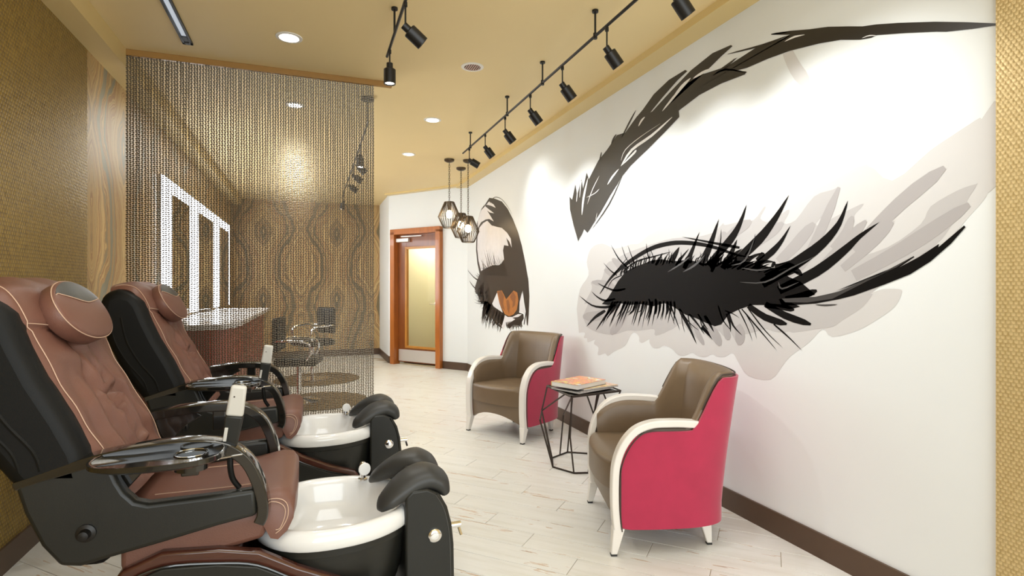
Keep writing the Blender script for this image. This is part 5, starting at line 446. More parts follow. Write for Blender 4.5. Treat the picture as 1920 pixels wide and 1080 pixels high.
 'brow':[(4376,1661,4466,1808,4542,1965,4551,2085,4497,2047,4432,2173,4398,2071,4314,2200,4285,2110,4217,2238,4178,2175,4015,2296,3873,2352,3717,2429,3598,2418,3451,2489,3367,2519,3235,2584,3063,2623,2894,2626,2873,2610,2971,2588,3135,2529,3274,2471,3248,2472,3063,2534,2841,2602,2643,2631,2491,2616,2478,2604,2570,2583,2720,2538,2927,2489,3135,2438,3051,2459,2927,2530,2759,2542,2570,2515,2466,2528,2441,2526,2517,2503,2634,2496,2466,2512,2306,2525,2087,2491,2268,2513,2136,2497,2083,2498,2202,2549,2200,2553,2083,2517,1973,2476,1872,2443,1771,2400,1704,2370,1640,2350,1549,2315,1413,2258,1315,2212,1210,2160,1210,2154,1287,2175,1372,2202,1408,2218,1521,2262,1640,2305,1665,2304,1717,2318,1807,2356,1918,2386,2083,2419,2219,2434,2370,2442,2449,2457,2371,2422,2384,2412,2570,2427,2759,2423,2960,2388,2953,2347,2971,2340,3110,2289,3313,2220,3523,2154,3644,2097,3822,1980,3961,1878,4146,1756,4205,1721,4265,1759,4306,1716,4347,1691),(-1,3646,2098,3697,2052,3769,1984,3848,1918,3942,1856,4044,1794,4117,1748,4114,1747,4033,1789,3926,1848,3830,1910,3753,1978,3686,2048,3643,2097),(-1,3658,2384,3625,2405,3583,2436,3544,2465,3508,2493,3475,2521,3455,2541,3458,2542,3486,2527,3525,2503,3562,2476,3600,2445,3638,2411,3661,2386),(-1,3804,2378,3790,2385,3774,2396,3761,2407,3747,2418,3734,2429,3728,2439,3732,2441,3748,2437,3768,2429,3784,2419,3797,2406,3805,2392,3807,2380),(-1,3995,2292,3985,2298,3973,2308,3965,2320,3960,2332,3958,2345,3959,2355,3963,2356,3971,2349,3979,2338,3986,2327,3992,2315,3998,2303,3999,2293),(-1,2087,2498,2129,2506,2192,2515,2263,2526,2349,2543,2446,2563,2517,2576,2517,2574,2443,2555,2345,2532,2259,2515,2188,2505,2127,2499,2086,2497),(-1,2087,2515,2103,2522,2126,2531,2148,2538,2169,2545,2189,2550,2203,2553,2203,2551,2188,2544,2167,2536,2146,2529,2124,2522,2102,2517,2086,2514),(-1,2643,2496,2614,2496,2576,2496,2534,2489,2477,2466,2413,2435,2368,2415,2368,2416,2411,2441,2475,2475,2535,2501,2582,2508,2620,2504,2644,2498),],
 'brow_slit':[(-1,4303,1886,4287,1922,4272,1974,4255,2028,4231,2085,4205,2144,4191,2186,4196,2188,4226,2150,4263,2094,4291,2037,4305,1981,4310,1926,4308,1886),(-1,4204,1966,4177,1996,4140,2038,4103,2078,4063,2113,4023,2145,3996,2168,3998,2168,4029,2148,4072,2116,4113,2082,4150,2042,4184,1998,4206,1967),(-1,3658,2177,3617,2199,3561,2231,3497,2258,3422,2272,3336,2283,3252,2297,3165,2320,3081,2346,3026,2365,3029,2368,3091,2355,3179,2334,3269,2315,3354,2303,3441,2292,3520,2275,3583,2244,3632,2207,3662,2179),(-1,3861,2072,3837,2082,3808,2097,3778,2114,3745,2130,3711,2148,3690,2162,3693,2164,3724,2156,3764,2142,3800,2126,3828,2108,3852,2089,3865,2074),(-1,3133,2437,3095,2449,3047,2467,3007,2483,2983,2494,2967,2502,2958,2510,2961,2512,2977,2512,2999,2507,3025,2498,3063,2480,3107,2458,3136,2439),(-1,3421,2415,3406,2420,3388,2431,3372,2440,3358,2447,3346,2453,3339,2459,3341,2461,3355,2461,3373,2458,3390,2452,3405,2441,3418,2427,3424,2416),(-1,3659,2219,3647,2237,3629,2262,3595,2285,3538,2303,3467,2318,3392,2331,3307,2343,3218,2353,3159,2360,3159,2361,3221,2355,3310,2346,3397,2335,3473,2323,3544,2308,3601,2290,3635,2265,3652,2239,3661,2220),(-1,4224,2025,4179,2026,4119,2029,4067,2035,4034,2043,4011,2053,3996,2061,3998,2061,4016,2056,4041,2048,4074,2040,4123,2035,4183,2030,4225,2025),(-1,3643,2182,3589,2194,3521,2213,3470,2229,3450,2239,3446,2246,3449,2252,3453,2254,3461,2253,3469,2251,3489,2243,3538,2226,3601,2203,3646,2184),(-1,2842,2557,2868,2556,2903,2551,2938,2541,2977,2522,3017,2498,3041,2478,3037,2475,3001,2486,2955,2504,2915,2520,2883,2532,2856,2543,2839,2554),(-1,2644,2543,2668,2549,2702,2555,2735,2557,2767,2555,2798,2551,2817,2545,2815,2542,2789,2540,2756,2539,2724,2539,2693,2539,2663,2538,2643,2541),(-1,4070,1748,4063,1767,4056,1793,4048,1818,4042,1838,4036,1857,4033,1870,4034,1870,4041,1858,4048,1840,4056,1819,4062,1794,4068,1768,4071,1748),(-1,4345,2044,4335,2074,4325,2117,4316,2152,4309,2170,4305,2181,4304,2188,4307,2189,4317,2185,4328,2176,4336,2157,4343,2121,4348,2077,4349,2044),(-1,4409,2015,4402,2027,4395,2046,4389,2069,4384,2101,4380,2138,4379,2164,4382,2165,4390,2140,4399,2104,4406,2073,4410,2049,4412,2029,4412,2015),(-1,2116,2477,2099,2475,2076,2473,2055,2471,2034,2467,2012,2463,1998,2460,1998,2462,2014,2468,2036,2475,2058,2481,2080,2482,2102,2481,2116,2478),(-1,1704,2320,1695,2318,1683,2317,1671,2314,1659,2310,1648,2305,1640,2303,1640,2303,1648,2308,1660,2314,1672,2319,1684,2321,1696,2321,1704,2321),],
 'eye_dark':[(7132,2390,6967,2445,6747,2402,6454,2320,6235,2199,6054,2054,5882,1882,5764,1721,5651,1517,5563,1321,5537,1160,5554,967,5585,837,5615,851,5642,980,5696,1092,5741,1224,5764,1124,5858,971,5719,960,5705,911,5834,821,6029,826,6182,763,6288,809,6398,748,6687,785,6809,835,6967,1022,7340,1032,7485,1133,7673,1237,7559,1343,7412,1445,7521,1595,7589,1788,7574,1999,7544,2165,7412,2296),],
 'eye_light':[(7463,1634,7529,1806,7514,1973,7412,2099,7235,2141,7052,2151,6859,2067,6627,2023,6454,1994,6262,1917,6130,1835,6094,1724,6182,1804,6288,1857,6208,1753,6370,1774,6409,1713,6370,1601,6482,1552,6568,1537,6809,1546,7032,1525,7235,1502,7340,1484),(7499,2223,7376,2322,7166,2365,6967,2396,6778,2330,6699,2277,6903,2332,7065,2367,7200,2380,7000,2302,6759,2213,6935,2245,7065,2291,6903,2192,6772,2109,6967,2164,7132,2176,7340,2163,7499,2097),(6840,1045,6747,1115,6639,1192,6539,1053,6398,930,6235,902,6079,909,5882,953,5764,955,5882,919,6079,901,5979,889,6130,845,6235,813,6332,780,6398,739,6482,779,6598,800,6717,840,6687,879,6821,921,6967,1022,6778,932,6592,925,6747,991),(5760,1204,5714,1059,5660,963,5741,976,5844,980,5834,1089),],
 'eye_iris':[(6639,1211,6454,1221,6343,1149,6288,1114,6156,1169,6029,1222,5906,1197,5872,1105,5921,1002,6029,943,6182,913,6343,932,6482,1018,6580,1108),],
 'eye_iris_dark':[(6615,1201,6482,1221,6370,1149,6398,1057,6332,969,6454,1010),(6156,1143,6054,1214,5955,1154,5979,1051,6079,1014,6054,1084),(6288,1096,6208,1115,6156,1046,6182,939,6246,990),],
 'eye_hair':[(-1,7070,1342,7199,1334,7355,1302,7466,1221,7538,1144,7538,1144,7445,1219,7325,1296,7178,1322,7061,1333),(-1,7064,1332,7202,1322,7346,1288,7369,1212,7351,1143,7351,1143,7346,1212,7312,1283,7178,1309,7053,1322),(-1,7057,1321,7183,1309,7331,1275,7430,1199,7491,1128,7491,1128,7412,1197,7305,1270,7162,1298,7047,1313),(-1,7050,1310,7180,1296,7319,1261,7363,1187,7367,1120,7367,1120,7346,1186,7295,1257,7160,1287,7040,1303),(-1,7046,1301,7169,1285,7312,1249,7414,1184,7477,1125,7477,1125,7391,1181,7280,1242,7140,1272,7030,1291),(-1,7039,1290,7160,1276,7302,1235,7409,1145,7480,1061,7480,1061,7387,1143,7269,1229,7130,1264,7024,1281),(-1,7030,1279,7145,1262,7286,1221,7406,1134,7492,1053,7492,1053,7391,1132,7263,1217,7124,1253,7019,1273),(-1,7025,1269,7139,1250,7276,1208,7391,1125,7472,1050,7472,1050,7374,1124,7251,1203,7114,1241,7011,1262),(-1,7018,1259,7141,1237,7267,1194,7296,1120,7290,1056,7290,1056,7278,1120,7238,1191,7114,1228,7004,1252),(-1,7015,1249,7136,1223,7259,1182,7297,1139,7298,1107,7298,1107,7274,1138,7225,1176,7100,1211,6993,1241),(-1,7010,1239,7119,1212,7248,1170,7370,1117,7459,1072,7459,1072,7348,1113,7214,1162,7079,1200,6984,1231),(-1,6998,1227,7112,1199,7232,1154,7285,1097,7305,1050,7305,1050,7270,1097,7209,1151,7086,1192,6983,1222),(-1,6995,1219,7114,1193,7230,1141,7247,1052,7230,975,7230,975,7222,1053,7190,1138,7074,1182,6973,1210),(-1,6987,1207,7090,1180,7213,1128,7326,1040,7409,961,7409,961,7308,1039,7185,1124,7059,1172,6968,1201),(-1,6982,1197,7086,1166,7204,1116,7306,1048,7377,990,7377,990,7286,1046,7173,1111,7048,1157,6959,1191),(-1,6973,1186,7074,1154,7190,1102,7280,1031,7341,969,7341,969,7265,1029,7166,1099,7046,1147,6955,1182),(-1,6970,1178,7079,1146,7187,1089,7221,999,7223,922,7223,922,7197,999,7148,1086,7036,1137,6944,1170),(-1,6962,1167,7062,1135,7173,1076,7253,970,7302,876,7302,876,7232,970,7141,1073,7025,1128,6939,1161),(-1,6957,1157,7058,1122,7165,1063,7226,977,7257,903,7257,903,7203,977,7128,1060,7016,1114,6931,1151),(-1,6946,1146,7040,1105,7146,1050,7233,997,7292,956,7292,956,7219,996,7125,1047,7012,1100,6928,1142),(-1,6946,1137,7038,1094,7143,1039,7247,988,7325,949,7325,949,7227,984,7108,1033,6992,1087,6915,1131),(-1,6933,1126,7024,1087,7126,1024,7203,923,7253,835,7253,835,7189,923,7104,1022,6996,1083,6915,1122),(-1,6931,1116,7022,1078,7122,1011,7198,901,7246,803,7246,803,7176,900,7087,1009,6981,1072,6904,1111),(-1,6921,1106,7007,1062,7106,998,7189,917,7246,849,7246,849,7174,917,7082,996,6977,1058,6901,1102),(-1,6916,1096,6999,1049,7097,986,7209,925,7297,876,7297,876,7193,923,7070,983,6962,1044,6892,1092),(-1,6908,1086,6991,1043,7086,973,7173,861,7236,763,7236,763,7157,861,7061,971,6959,1039,6887,1083),(-1,6902,1075,6981,1027,7075,961,7177,890,7256,833,7256,833,7162,889,7051,958,6949,1023,6880,1073),(-1,6898,1066,6977,1015,7068,948,7165,880,7239,826,7239,826,7147,879,7038,945,6937,1011,6871,1063),(-1,6890,1056,6964,1010,7057,935,7182,817,7286,711,7286,711,7164,816,7028,933,6926,1006,6866,1053),(-1,6886,1046,6971,997,7050,922,7077,825,7079,744,7079,744,7055,825,7015,921,6926,992,6857,1043),(-1,7329,1324,7419,1346,7555,1378,7697,1413,7841,1456,7990,1505,8101,1540,8101,1540,8005,1502,7865,1451,7726,1405,7587,1368,7448,1336,7351,1316),(-1,7338,1244,7423,1249,7543,1254,7657,1265,7763,1294,7869,1335,7951,1365,7951,1365,7891,1332,7796,1288,7689,1252,7560,1236,7430,1231,7342,1231),(-1,7272,1184,7340,1185,7433,1183,7511,1183,7570,1191,7626,1206,7673,1216,7673,1216,7648,1201,7601,1181,7532,1166,7436,1161,7335,1164,7267,1169),(-1,7199,1142,7252,1144,7328,1146,7404,1149,7485,1160,7570,1174,7634,1184,7634,1184,7581,1170,7501,1153,7419,1139,7337,1132,7257,1131,7202,1132),(-1,7001,1068,7070,1069,7170,1066,7266,1063,7358,1064,7452,1068,7521,1069,7521,1069,7460,1061,7369,1052,7273,1046,7170,1045,7068,1048,6999,1053),(-1,6927,2369,6881,2385,6816,2406,6742,2413,6657,2402,6557,2379,6459,2347,6360,2298,6263,2241,6186,2192,6135,2156,6102,2128,6079,2109,6079,2109,6098,2128,6129,2156,6178,2192,6254,2242,6349,2300,6448,2349,6550,2384,6655,2409,6752,2421,6834,2413,6899,2391,6943,2374),(-1,5686,846,5658,898,5623,974,5596,1062,5579,1174,5568,1297,5563,1385,5563,1385,5577,1298,5595,1174,5617,1062,5649,975,5684,899,5706,846),(-1,7194,1420,7210,1472,7250,1524,7332,1529,7401,1519,7401,1519,7330,1526,7262,1522,7228,1471,7207,1420),(-1,7160,1419,7177,1462,7214,1522,7268,1599,7319,1664,7319,1664,7281,1599,7234,1521,7204,1461,7178,1419),(-1,7131,1419,7150,1459,7185,1521,7231,1612,7271,1691,7271,1691,7239,1612,7199,1521,7170,1459,7144,1418),(-1,7101,1418,7110,1459,7155,1520,7285,1607,7414,1683,7414,1683,7293,1606,7167,1519,7127,1459,7113,1418),(-1,7069,1417,7082,1468,7123,1520,7213,1522,7287,1509,7287,1509,7210,1519,7136,1517,7104,1468,7084,1417),(-1,7039,1417,7051,1461,7092,1518,7186,1576,7277,1622,7277,1622,7194,1575,7106,1517,7071,1460,7053,1416),(-1,7009,1416,7028,1463,7061,1517,7106,1545,7144,1561,7144,1561,7113,1545,7075,1516,7046,1463,7022,1416),(-1,6975,1415,6985,1462,7027,1516,7132,1552,7231,1575,7231,1575,7141,1550,7048,1514,7015,1461,6996,1415),(-1,6945,1415,6960,1458,6996,1515,7051,1575,7103,1623,7103,1623,7065,1574,7019,1514,6991,1457,6966,1414),(-1,6917,1414,6923,1447,6968,1514,7096,1657,7224,1792,7224,1792,7108,1657,6988,1513,6951,1446,6935,1414),(-1,6889,1414,6901,1446,6939,1512,7019,1655,7096,1787,7096,1787,7030,1655,6957,1512,6925,1446,6905,1413),(-1,6861,1413,6882,1452,6911,1511,6925,1599,6933,1674,6933,1674,6934,1599,6926,1511,6902,1452,6874,1412),(-1,6829,1412,6836,1445,6879,1511,6994,1651,7109,1782,7109,1782,7007,1650,6900,1510,6865,1444,6848,1412),(-1,6805,1412,6819,1456,6854,1510,6923,1554,6987,1587,6987,1587,6929,1553,6866,1509,6835,1455,6815,1411),(-1,6775,1411,6785,1443,6824,1509,6920,1649,7013,1780,7013,1780,6929,1649,6839,1508,6806,1443,6789,1411),(-1,6746,1410,6754,1445,6795,1508,6911,1627,7025,1736,7025,1736,6920,1626,6810,1507,6775,1445,6760,1410),(-1,6720,1410,6732,1442,6769,1507,6856,1645,6939,1775,6939,1775,6862,1645,6780,1506,6747,1441,6730,1410),(-1,6690,1409,6710,1443,6738,1505,6753,1626,6764,1736,6764,1736,6763,1627,6754,1506,6731,1443,6705,1409),(-1,6665,1409,6677,1447,6712,1505,6788,1591,6860,1667,6860,1667,6795,1591,6724,1504,6693,1446,6675,1408),(-1,6635,1408,6646,1441,6682,1504,6767,1635,6850,1757,6850,1757,6777,1635,6698,1503,6668,1440,6650,1408),(-1,6606,1408,6624,1451,6653,1503,6674,1541,6691,1568,6691,1568,6686,1541,6672,1503,6650,1450,6624,1407),(-1,6581,1407,6590,1443,6627,1502,6722,1604,6814,1696,6814,1696,6732,1604,6643,1501,6612,1442,6596,1407),(-1,6555,1406,6568,1449,6601,1501,6667,1544,6728,1576,6728,1576,6674,1543,6615,1500,6587,1449,6568,1406),(-1,6526,1406,6539,1450,6572,1501,6624,1527,6671,1541,6671,1541,6633,1525,6591,1499,6566,1450,6544,1405),(-1,6500,1405,6509,1446,6545,1500,6629,1556,6710,1600,6710,1600,6639,1554,6563,1498,6534,1445,6517,1405),(-1,6476,1405,6486,1441,6521,1498,6612,1589,6700,1669,6700,1669,6620,1588,6534,1498,6503,1441,6488,1404),(-1,6448,1404,6454,1449,6494,1499,6600,1522,6701,1532,6701,1532,6605,1519,6509,1496,6479,1448,6464,1404),(-1,6425,1404,6436,1440,6470,1497,6550,1585,6626,1662,6626,1662,6556,1584,6481,1496,6451,1440,6435,1403),(-1,6398,1403,6407,1439,6442,1496,6529,1588,6613,1671,6613,1671,6537,1588,6456,1495,6426,1438,6411,1403),(-1,6374,1402,6388,1440,6418,1495,6470,1569,6519,1633,6519,1633,6477,1569,6429,1494,6402,1440,6384,1402),(-1,6348,1402,6363,1437,6392,1494,6432,1587,6468,1670,6468,1670,6439,1587,6404,1494,6379,1437,6359,1402),(-1,6324,1401,6334,1440,6367,1493,6447,1555,6524,1607,6524,1607,6453,1555,6377,1492,6348,1440,6333,1401),(-1,6296,1401,6306,1439,6339,1492,6406,1560,6471,1616,6471,1616,6416,1559,6355,1492,6329,1438,6311,1401),(-1,6271,1400,6284,1446,6315,1492,6372,1501,6419,1497,6419,1497,6373,1498,6329,1490,6305,1445,6286,1400),(-1,7143,1078,7206,1017,7268,933,7303,834,7320,754,7320,754,7288,834,7243,932,7173,1016,7121,1077),(-1,7128,1075,7194,1015,7253,929,7280,826,7288,741,7288,741,7259,826,7218,929,7147,1013,7097,1073),(-1,7103,1071,7164,1011,7226,926,7265,820,7286,731,7286,731,7252,820,7205,926,7136,1010,7084,1070),(-1,7082,1067,7144,1005,7205,923,7235,844,7248,783,7248,783,7224,844,7186,923,7119,1003,7066,1066),(-1,7065,1064,7116,999,7186,920,7293,855,7386,807,7386,807,7282,854,7166,919,7089,998,7046,1063),(-1,7044,1060,7102,997,7165,917,7209,846,7237,794,7237,794,7199,846,7148,916,7080,996,7029,1060),(-1,7024,1057,7083,996,7145,913,7180,824,7199,752,7199,752,7170,824,7129,913,7062,995,7010,1056),(-1,7008,1053,7060,989,7128,911,7235,852,7328,809,7328,809,7223,850,7107,909,7030,987,6988,1053),(-1,6992,1050,7054,993,7112,907,7135,791,7140,693,7140,693,7118,791,7084,907,7018,991,6967,1049),(-1,6971,1047,7024,984,7090,904,7177,825,7249,763,7249,763,7164,824,7068,903,6994,983,6951,1046),(-1,6954,1043,7009,977,7072,901,7148,855,7209,825,7209,825,7134,853,7047,900,6974,976,6930,1042),(-1,6931,1040,6990,980,7049,897,7077,802,7088,725,7088,725,7066,802,7032,897,6967,979,6916,1039),(-1,6918,1036,6975,972,7036,895,7090,839,7128,801,7128,801,7074,839,7007,894,6937,970,6892,1035),(-1,6900,1033,6957,976,7018,892,7080,781,7126,689,7126,689,7062,782,6987,891,6917,974,6873,1032),(-1,6883,1030,6936,967,6999,889,7094,823,7173,773,7173,773,7076,821,6968,887,6893,965,6854,1029),(-1,6861,1026,6915,964,6977,886,7039,814,7084,760,7084,760,7025,814,6954,885,6885,963,6840,1025),(-1,6843,1023,6902,965,6959,882,6990,779,7005,693,7005,693,6975,779,6934,882,6869,964,6821,1022),(-1,6822,1020,6881,959,6936,879,6950,801,6947,742,6947,742,6939,802,6919,879,6858,958,6807,1019),(-1,6803,1016,6860,954,6917,876,6946,811,6958,763,6958,763,6936,811,6902,876,6839,953,6789,1015),(-1,6790,1013,6850,948,6904,873,6914,835,6908,816,6908,816,6899,836,6878,873,6817,946,6767,1012),(-1,6771,1010,6824,951,6884,870,6942,775,6985,696,6985,696,6929,775,6862,870,6795,950,6751,1009),(-1,6751,1006,6801,943,6863,868,6948,812,7018,772,7018,772,6938,811,6846,866,6777,942,6735,1006),(-1,6738,1003,6793,941,6850,865,6899,806,6932,765,6932,765,6883,806,6823,864,6756,939,6713,1002),(-1,6717,1000,6766,937,6828,862,6909,803,6976,761,6976,761,6898,802,6809,861,6741,936,6700,999),(-1,6704,997,6764,938,6816,858,6824,774,6816,708,6816,708,6806,775,6786,858,6725,936,6678,996),(-1,6681,994,6734,931,6791,856,6836,798,6867,757,6867,757,6826,798,6774,855,6711,930,6666,993),(-1,6663,990,6717,929,6772,853,6798,792,6808,748,6808,748,6789,792,6757,852,6698,928,6649,990),(-1,6651,987,6700,923,6760,851,6843,811,6915,787,6915,787,6831,808,6735,848,6665,922,6627,986),(-1,6634,984,6692,920,6744,847,6760,806,6760,782,6760,782,6743,806,6716,846,6655,919,6609,983),(-1,6618,981,6669,921,6726,844,6796,772,6849,717,6849,717,6779,772,6698,843,6630,920,6592,980),(-1,6597,978,6650,918,6705,841,6748,765,6776,706,6776,706,6736,765,6684,841,6622,917,6579,977),(-1,6582,975,6628,914,6689,839,6787,778,6872,732,6872,732,6774,776,6666,837,6596,912,6560,974),(-1,6563,972,6610,909,6669,836,6752,784,6821,747,6821,747,6742,782,6651,835,6584,909,6545,971),(-1,6547,968,6592,906,6652,833,6748,786,6833,753,6833,753,6739,784,6633,832,6565,905,6528,968),(-1,6530,966,6580,905,6636,830,6691,764,6732,714,6732,714,6679,763,6616,829,6553,904,6512,965),(-1,6517,963,6575,903,6624,827,6632,758,6624,708,6624,708,6614,759,6594,827,6536,902,6491,961),(-1,6498,960,6550,899,6603,824,6638,764,6658,720,6658,720,6625,764,6580,824,6520,898,6478,959),(-1,6482,956,6535,894,6587,822,6612,779,6622,753,6622,753,6598,779,6563,821,6504,893,6461,956),(-1,6463,953,6514,892,6567,819,6604,768,6626,734,6626,734,6593,768,6549,818,6490,891,6447,953),(-1,6447,950,6492,886,6550,817,6638,787,6717,772,6717,772,6632,784,6533,815,6466,886,6430,950),(-1,6434,948,6485,888,6537,814,6581,752,6610,707,6610,707,6566,752,6512,813,6451,886,6411,947),(-1,6414,944,6461,886,6517,811,6586,741,6641,686,6641,686,6575,740,6499,810,6437,885,6398,944),(-1,6402,942,6454,877,6504,808,6535,785,6552,777,6552,777,6522,783,6479,807,6420,876,6379,941),(-1,6387,939,6439,880,6489,805,6524,738,6543,688,6543,688,6507,738,6461,805,6402,879,6362,938),(-1,6370,936,6421,876,6471,803,6505,743,6524,700,6524,700,6490,743,6446,802,6388,875,6347,935),(-1,6352,933,6402,869,6453,800,6493,772,6520,759,6520,759,6482,770,6432,799,6373,869,6333,932),(-1,6299,835,6296,810,6277,782,6246,768,6216,761,6216,761,6235,771,6256,786,6266,813,6278,837),(-1,6262,839,6254,814,6241,785,6235,765,6229,751,6229,751,6227,766,6229,787,6237,816,6250,841),(-1,6233,843,6225,816,6213,787,6214,775,6217,769,6217,769,6203,775,6194,789,6200,818,6216,844),(-1,6201,846,6198,821,6181,789,6151,754,6122,726,6122,726,6140,755,6163,791,6173,824,6184,848),(-1,6170,850,6163,821,6150,792,6151,784,6155,782,6155,782,6141,783,6131,793,6138,823,6153,852),(-1,6138,854,6131,826,6118,794,6110,765,6103,745,6103,745,6101,766,6102,795,6110,828,6123,855),(-1,6106,857,6102,827,6086,795,6057,786,6032,786,6032,786,6052,789,6072,798,6082,829,6093,858),(-1,6078,860,6071,831,6059,798,6067,774,6077,757,6077,757,6056,774,6039,799,6044,834,6060,862),(-1,6047,864,6039,834,6028,800,6043,776,6059,759,6059,759,6032,775,6010,801,6014,836,6030,866),(-1,6017,867,6008,834,5997,802,6003,800,6022,803,6022,803,6005,797,5981,803,5986,836,6001,869),(-1,5988,871,5984,840,5968,803,5944,775,5921,756,5921,756,5934,776,5951,805,5960,842,5971,872),(-1,5957,874,5950,841,5938,805,5939,792,5940,787,5940,787,5929,792,5922,807,5928,843,5942,875),(-1,5927,878,5923,842,5908,807,5879,800,5855,803,5855,803,5875,802,5895,809,5904,844,5914,879),(-1,5898,881,5892,848,5879,809,5869,780,5860,759,5860,759,5861,780,5866,811,5874,850,5886,882),(-1,5870,884,5861,847,5852,812,5868,811,5898,816,5898,816,5871,807,5836,812,5839,849,5856,885),(-1,5840,887,5834,850,5822,813,5806,811,5804,819,5804,819,5811,812,5809,814,5817,851,5829,888),(-1,5814,890,5809,854,5796,815,5786,798,5777,792,5777,792,5776,799,5779,816,5786,856,5799,892),(-1,5785,894,5781,854,5767,816,5742,821,5735,835,5735,835,5750,822,5753,818,5761,856,5771,895),(-1,7202,1424,7296,1426,7405,1429,7488,1449,7552,1469,7552,1469,7503,1445,7418,1420,7296,1413,7199,1415),(-1,7202,1405,7291,1405,7407,1408,7538,1429,7650,1450,7650,1450,7548,1424,7416,1399,7290,1393,7199,1397),(-1,7202,1386,7295,1386,7406,1387,7506,1406,7588,1426,7588,1426,7519,1402,7417,1378,7293,1373,7199,1377),(-1,7202,1366,7291,1365,7408,1366,7547,1385,7667,1405,7667,1405,7556,1381,7415,1358,7289,1354,7198,1359),(-1,7202,1346,7297,1345,7408,1345,7489,1362,7551,1381,7551,1381,7500,1359,7416,1338,7295,1335,7199,1340),(-1,7202,1327,7289,1324,7409,1323,7561,1341,7692,1360,7692,1360,7566,1338,7414,1318,7287,1316,7199,1321),(-1,7202,1307,7290,1304,7410,1302,7556,1320,7681,1338,7681,1338,7561,1317,7414,1297,7287,1297,7199,1303),(-1,7203,1289,7291,1286,7409,1283,7555,1298,7682,1315,7682,1315,7562,1294,7414,1275,7286,1275,7198,1282),(-1,7203,1270,7291,1266,7409,1263,7559,1277,7691,1292,7691,1292,7567,1272,7414,1254,7285,1255,7197,1263),(-1,7204,1251,7298,1247,7408,1242,7499,1255,7571,1270,7571,1270,7510,1251,7415,1233,7292,1235,7197,1244),(-1,7204,1232,7299,1226,7409,1221,7493,1233,7558,1247,7558,1247,7503,1229,7414,1213,7293,1215,7197,1225),(-1,7204,1213,7301,1207,7409,1201,7480,1212,7536,1225,7536,1225,7493,1207,7415,1191,7293,1195,7196,1205),(-1,7205,1194,7298,1187,7409,1180,7509,1191,7592,1203,7592,1203,7520,1185,7414,1170,7289,1175,7196,1186),(-1,7203,1173,7291,1165,7411,1157,7561,1167,7691,1180,7691,1180,7565,1164,7413,1152,7285,1158,7198,1169),(-1,7203,1154,7291,1145,7411,1137,7565,1146,7699,1157,7699,1157,7569,1142,7412,1131,7284,1138,7197,1149),(-1,7204,1136,7295,1126,7411,1117,7535,1125,7639,1135,7639,1135,7541,1121,7412,1109,7287,1117,7197,1130),(-1,7205,1117,7300,1107,7411,1097,7505,1104,7581,1114,7581,1114,7514,1099,7413,1088,7289,1096,7196,1110),(-1,7204,1097,7292,1086,7411,1075,7563,1081,7695,1089,7695,1089,7567,1077,7412,1068,7283,1078,7196,1091),(-1,7204,1078,7298,1066,7411,1054,7519,1060,7607,1068,7607,1068,7525,1056,7412,1047,7288,1058,7196,1072),(-1,7205,1059,7294,1047,7412,1034,7560,1038,7689,1044,7689,1044,7564,1033,7412,1026,7283,1037,7195,1053),],
}

mural = empty('wall_mural', (XR - .0005, 4.0, 1.2), 0, 'huge printed black eyelash and eyebrow drawing with grey petal shadows across the white wall', 'mural')
eye = empty('eye_mural', (XR - .0005, 7.4, 1.2), 0, 'narrow printed open eye with amber iris near the corner beside the wooden door', 'mural')
ink = mat('printed_black', (0.004, 0.003, 0.0025), 0.55, spec=0.12, noise=.2, scale=3)
inkb = mat('printed_brow_black', (0.016, 0.013, 0.011), 0.34, spec=0.6, noise=.3, scale=5)
inkd = mat('printed_brown_black', (0.024, 0.016, 0.010), 0.4)
sheen = mat('printed_charcoal', (0.05, 0.045, 0.042), 0.4)
white2 = mat('printed_white', (0.80, 0.79, 0.765), 0.5)
eyew = mat('printed_eye_white', (0.72, 0.70, 0.70), 0.5, noise=.1, scale=8)
sp_ = mat('printed_grey_pale', (0.63, 0.615, 0.60), 0.5); sm_ = mat('printed_grey_mid', (0.50, 0.48, 0.47), 0.5); sd_ = mat('printed_grey_dark', (0.41, 0.385, 0.38), 0.5)
iris = mat('printed_amber', (0.42, 0.15, 0.03), 0.4, noise=.3, scale=30); irisd = mat('printed_amber_dark', (0.24, 0.085, 0.025), 0.4)
def flat(key, name, layer, m, par, lim=8.03, split=False):
    # vinyl print pieces, flat on the wall; split: each printed shape is a part of its own
    groups = [[q] for q in MURAL[key]] if split else [MURAL[key]]
    for gi, qs in enumerate(groups):
        b = MB(); x = XR - .0008 - layer * .0005 - gi * .000012
        for q in qs:
            strip = q[0] == -1
            if strip: q = q[1:]
            P = [(min(q[i] / 1000, lim), q[i + 1] / 1000) for i in range(0, len(q), 2)]
            n = len(P)
            b.add([(x, y, z) for y, z in P], [(i, i + 1, n - 2 - i, n - 1 - i) for i in range(n // 2 - 1)] if strip else [tuple(range(n))])
        me = bpy.data.meshes.new(name); me.from_pydata([tuple(Vector(v) - Vector(par.location)) for v in b.v], [], b.f)
        o = bpy.data.objects.new(name, me); COL.objects.link(o); me.materials.append(m); o.parent = par
    return o
flat('shadow_pale', 'petal_shadow', 0, sp_, mural)['label'] = 'palest grey petal shadow'
flat('shadow_mid', 'petal_shadow', 1, sm_, mural)['label'] = 'middle grey petal shadow'
flat('shadow_dark', 'dark_petal_shadow', 2, sd_, mural, split=True)
flat('lash', 'eyelashes', 3, ink, mural); flat('lash_sheen', 'lash_highlight', 4, sheen, mural, split=True)
flat('brow', 'eyebrow', 3, inkb, mural); flat('brow_slit', 'eyebrow_gap', 4, white2, mural, split=True)
flat('eye_dark', 'eye_outline', 0, inkd, eye); flat('eye_light', 'eye_white', 1, eyew, eye, split=True)
flat('eye_iris', 'iris', 2, iris, eye); flat('eye_iris_dark', 'iris_fleck', 3, irisd, eye, split=True); flat('eye_hair', 'eyelashes', 4, inkd, eye)

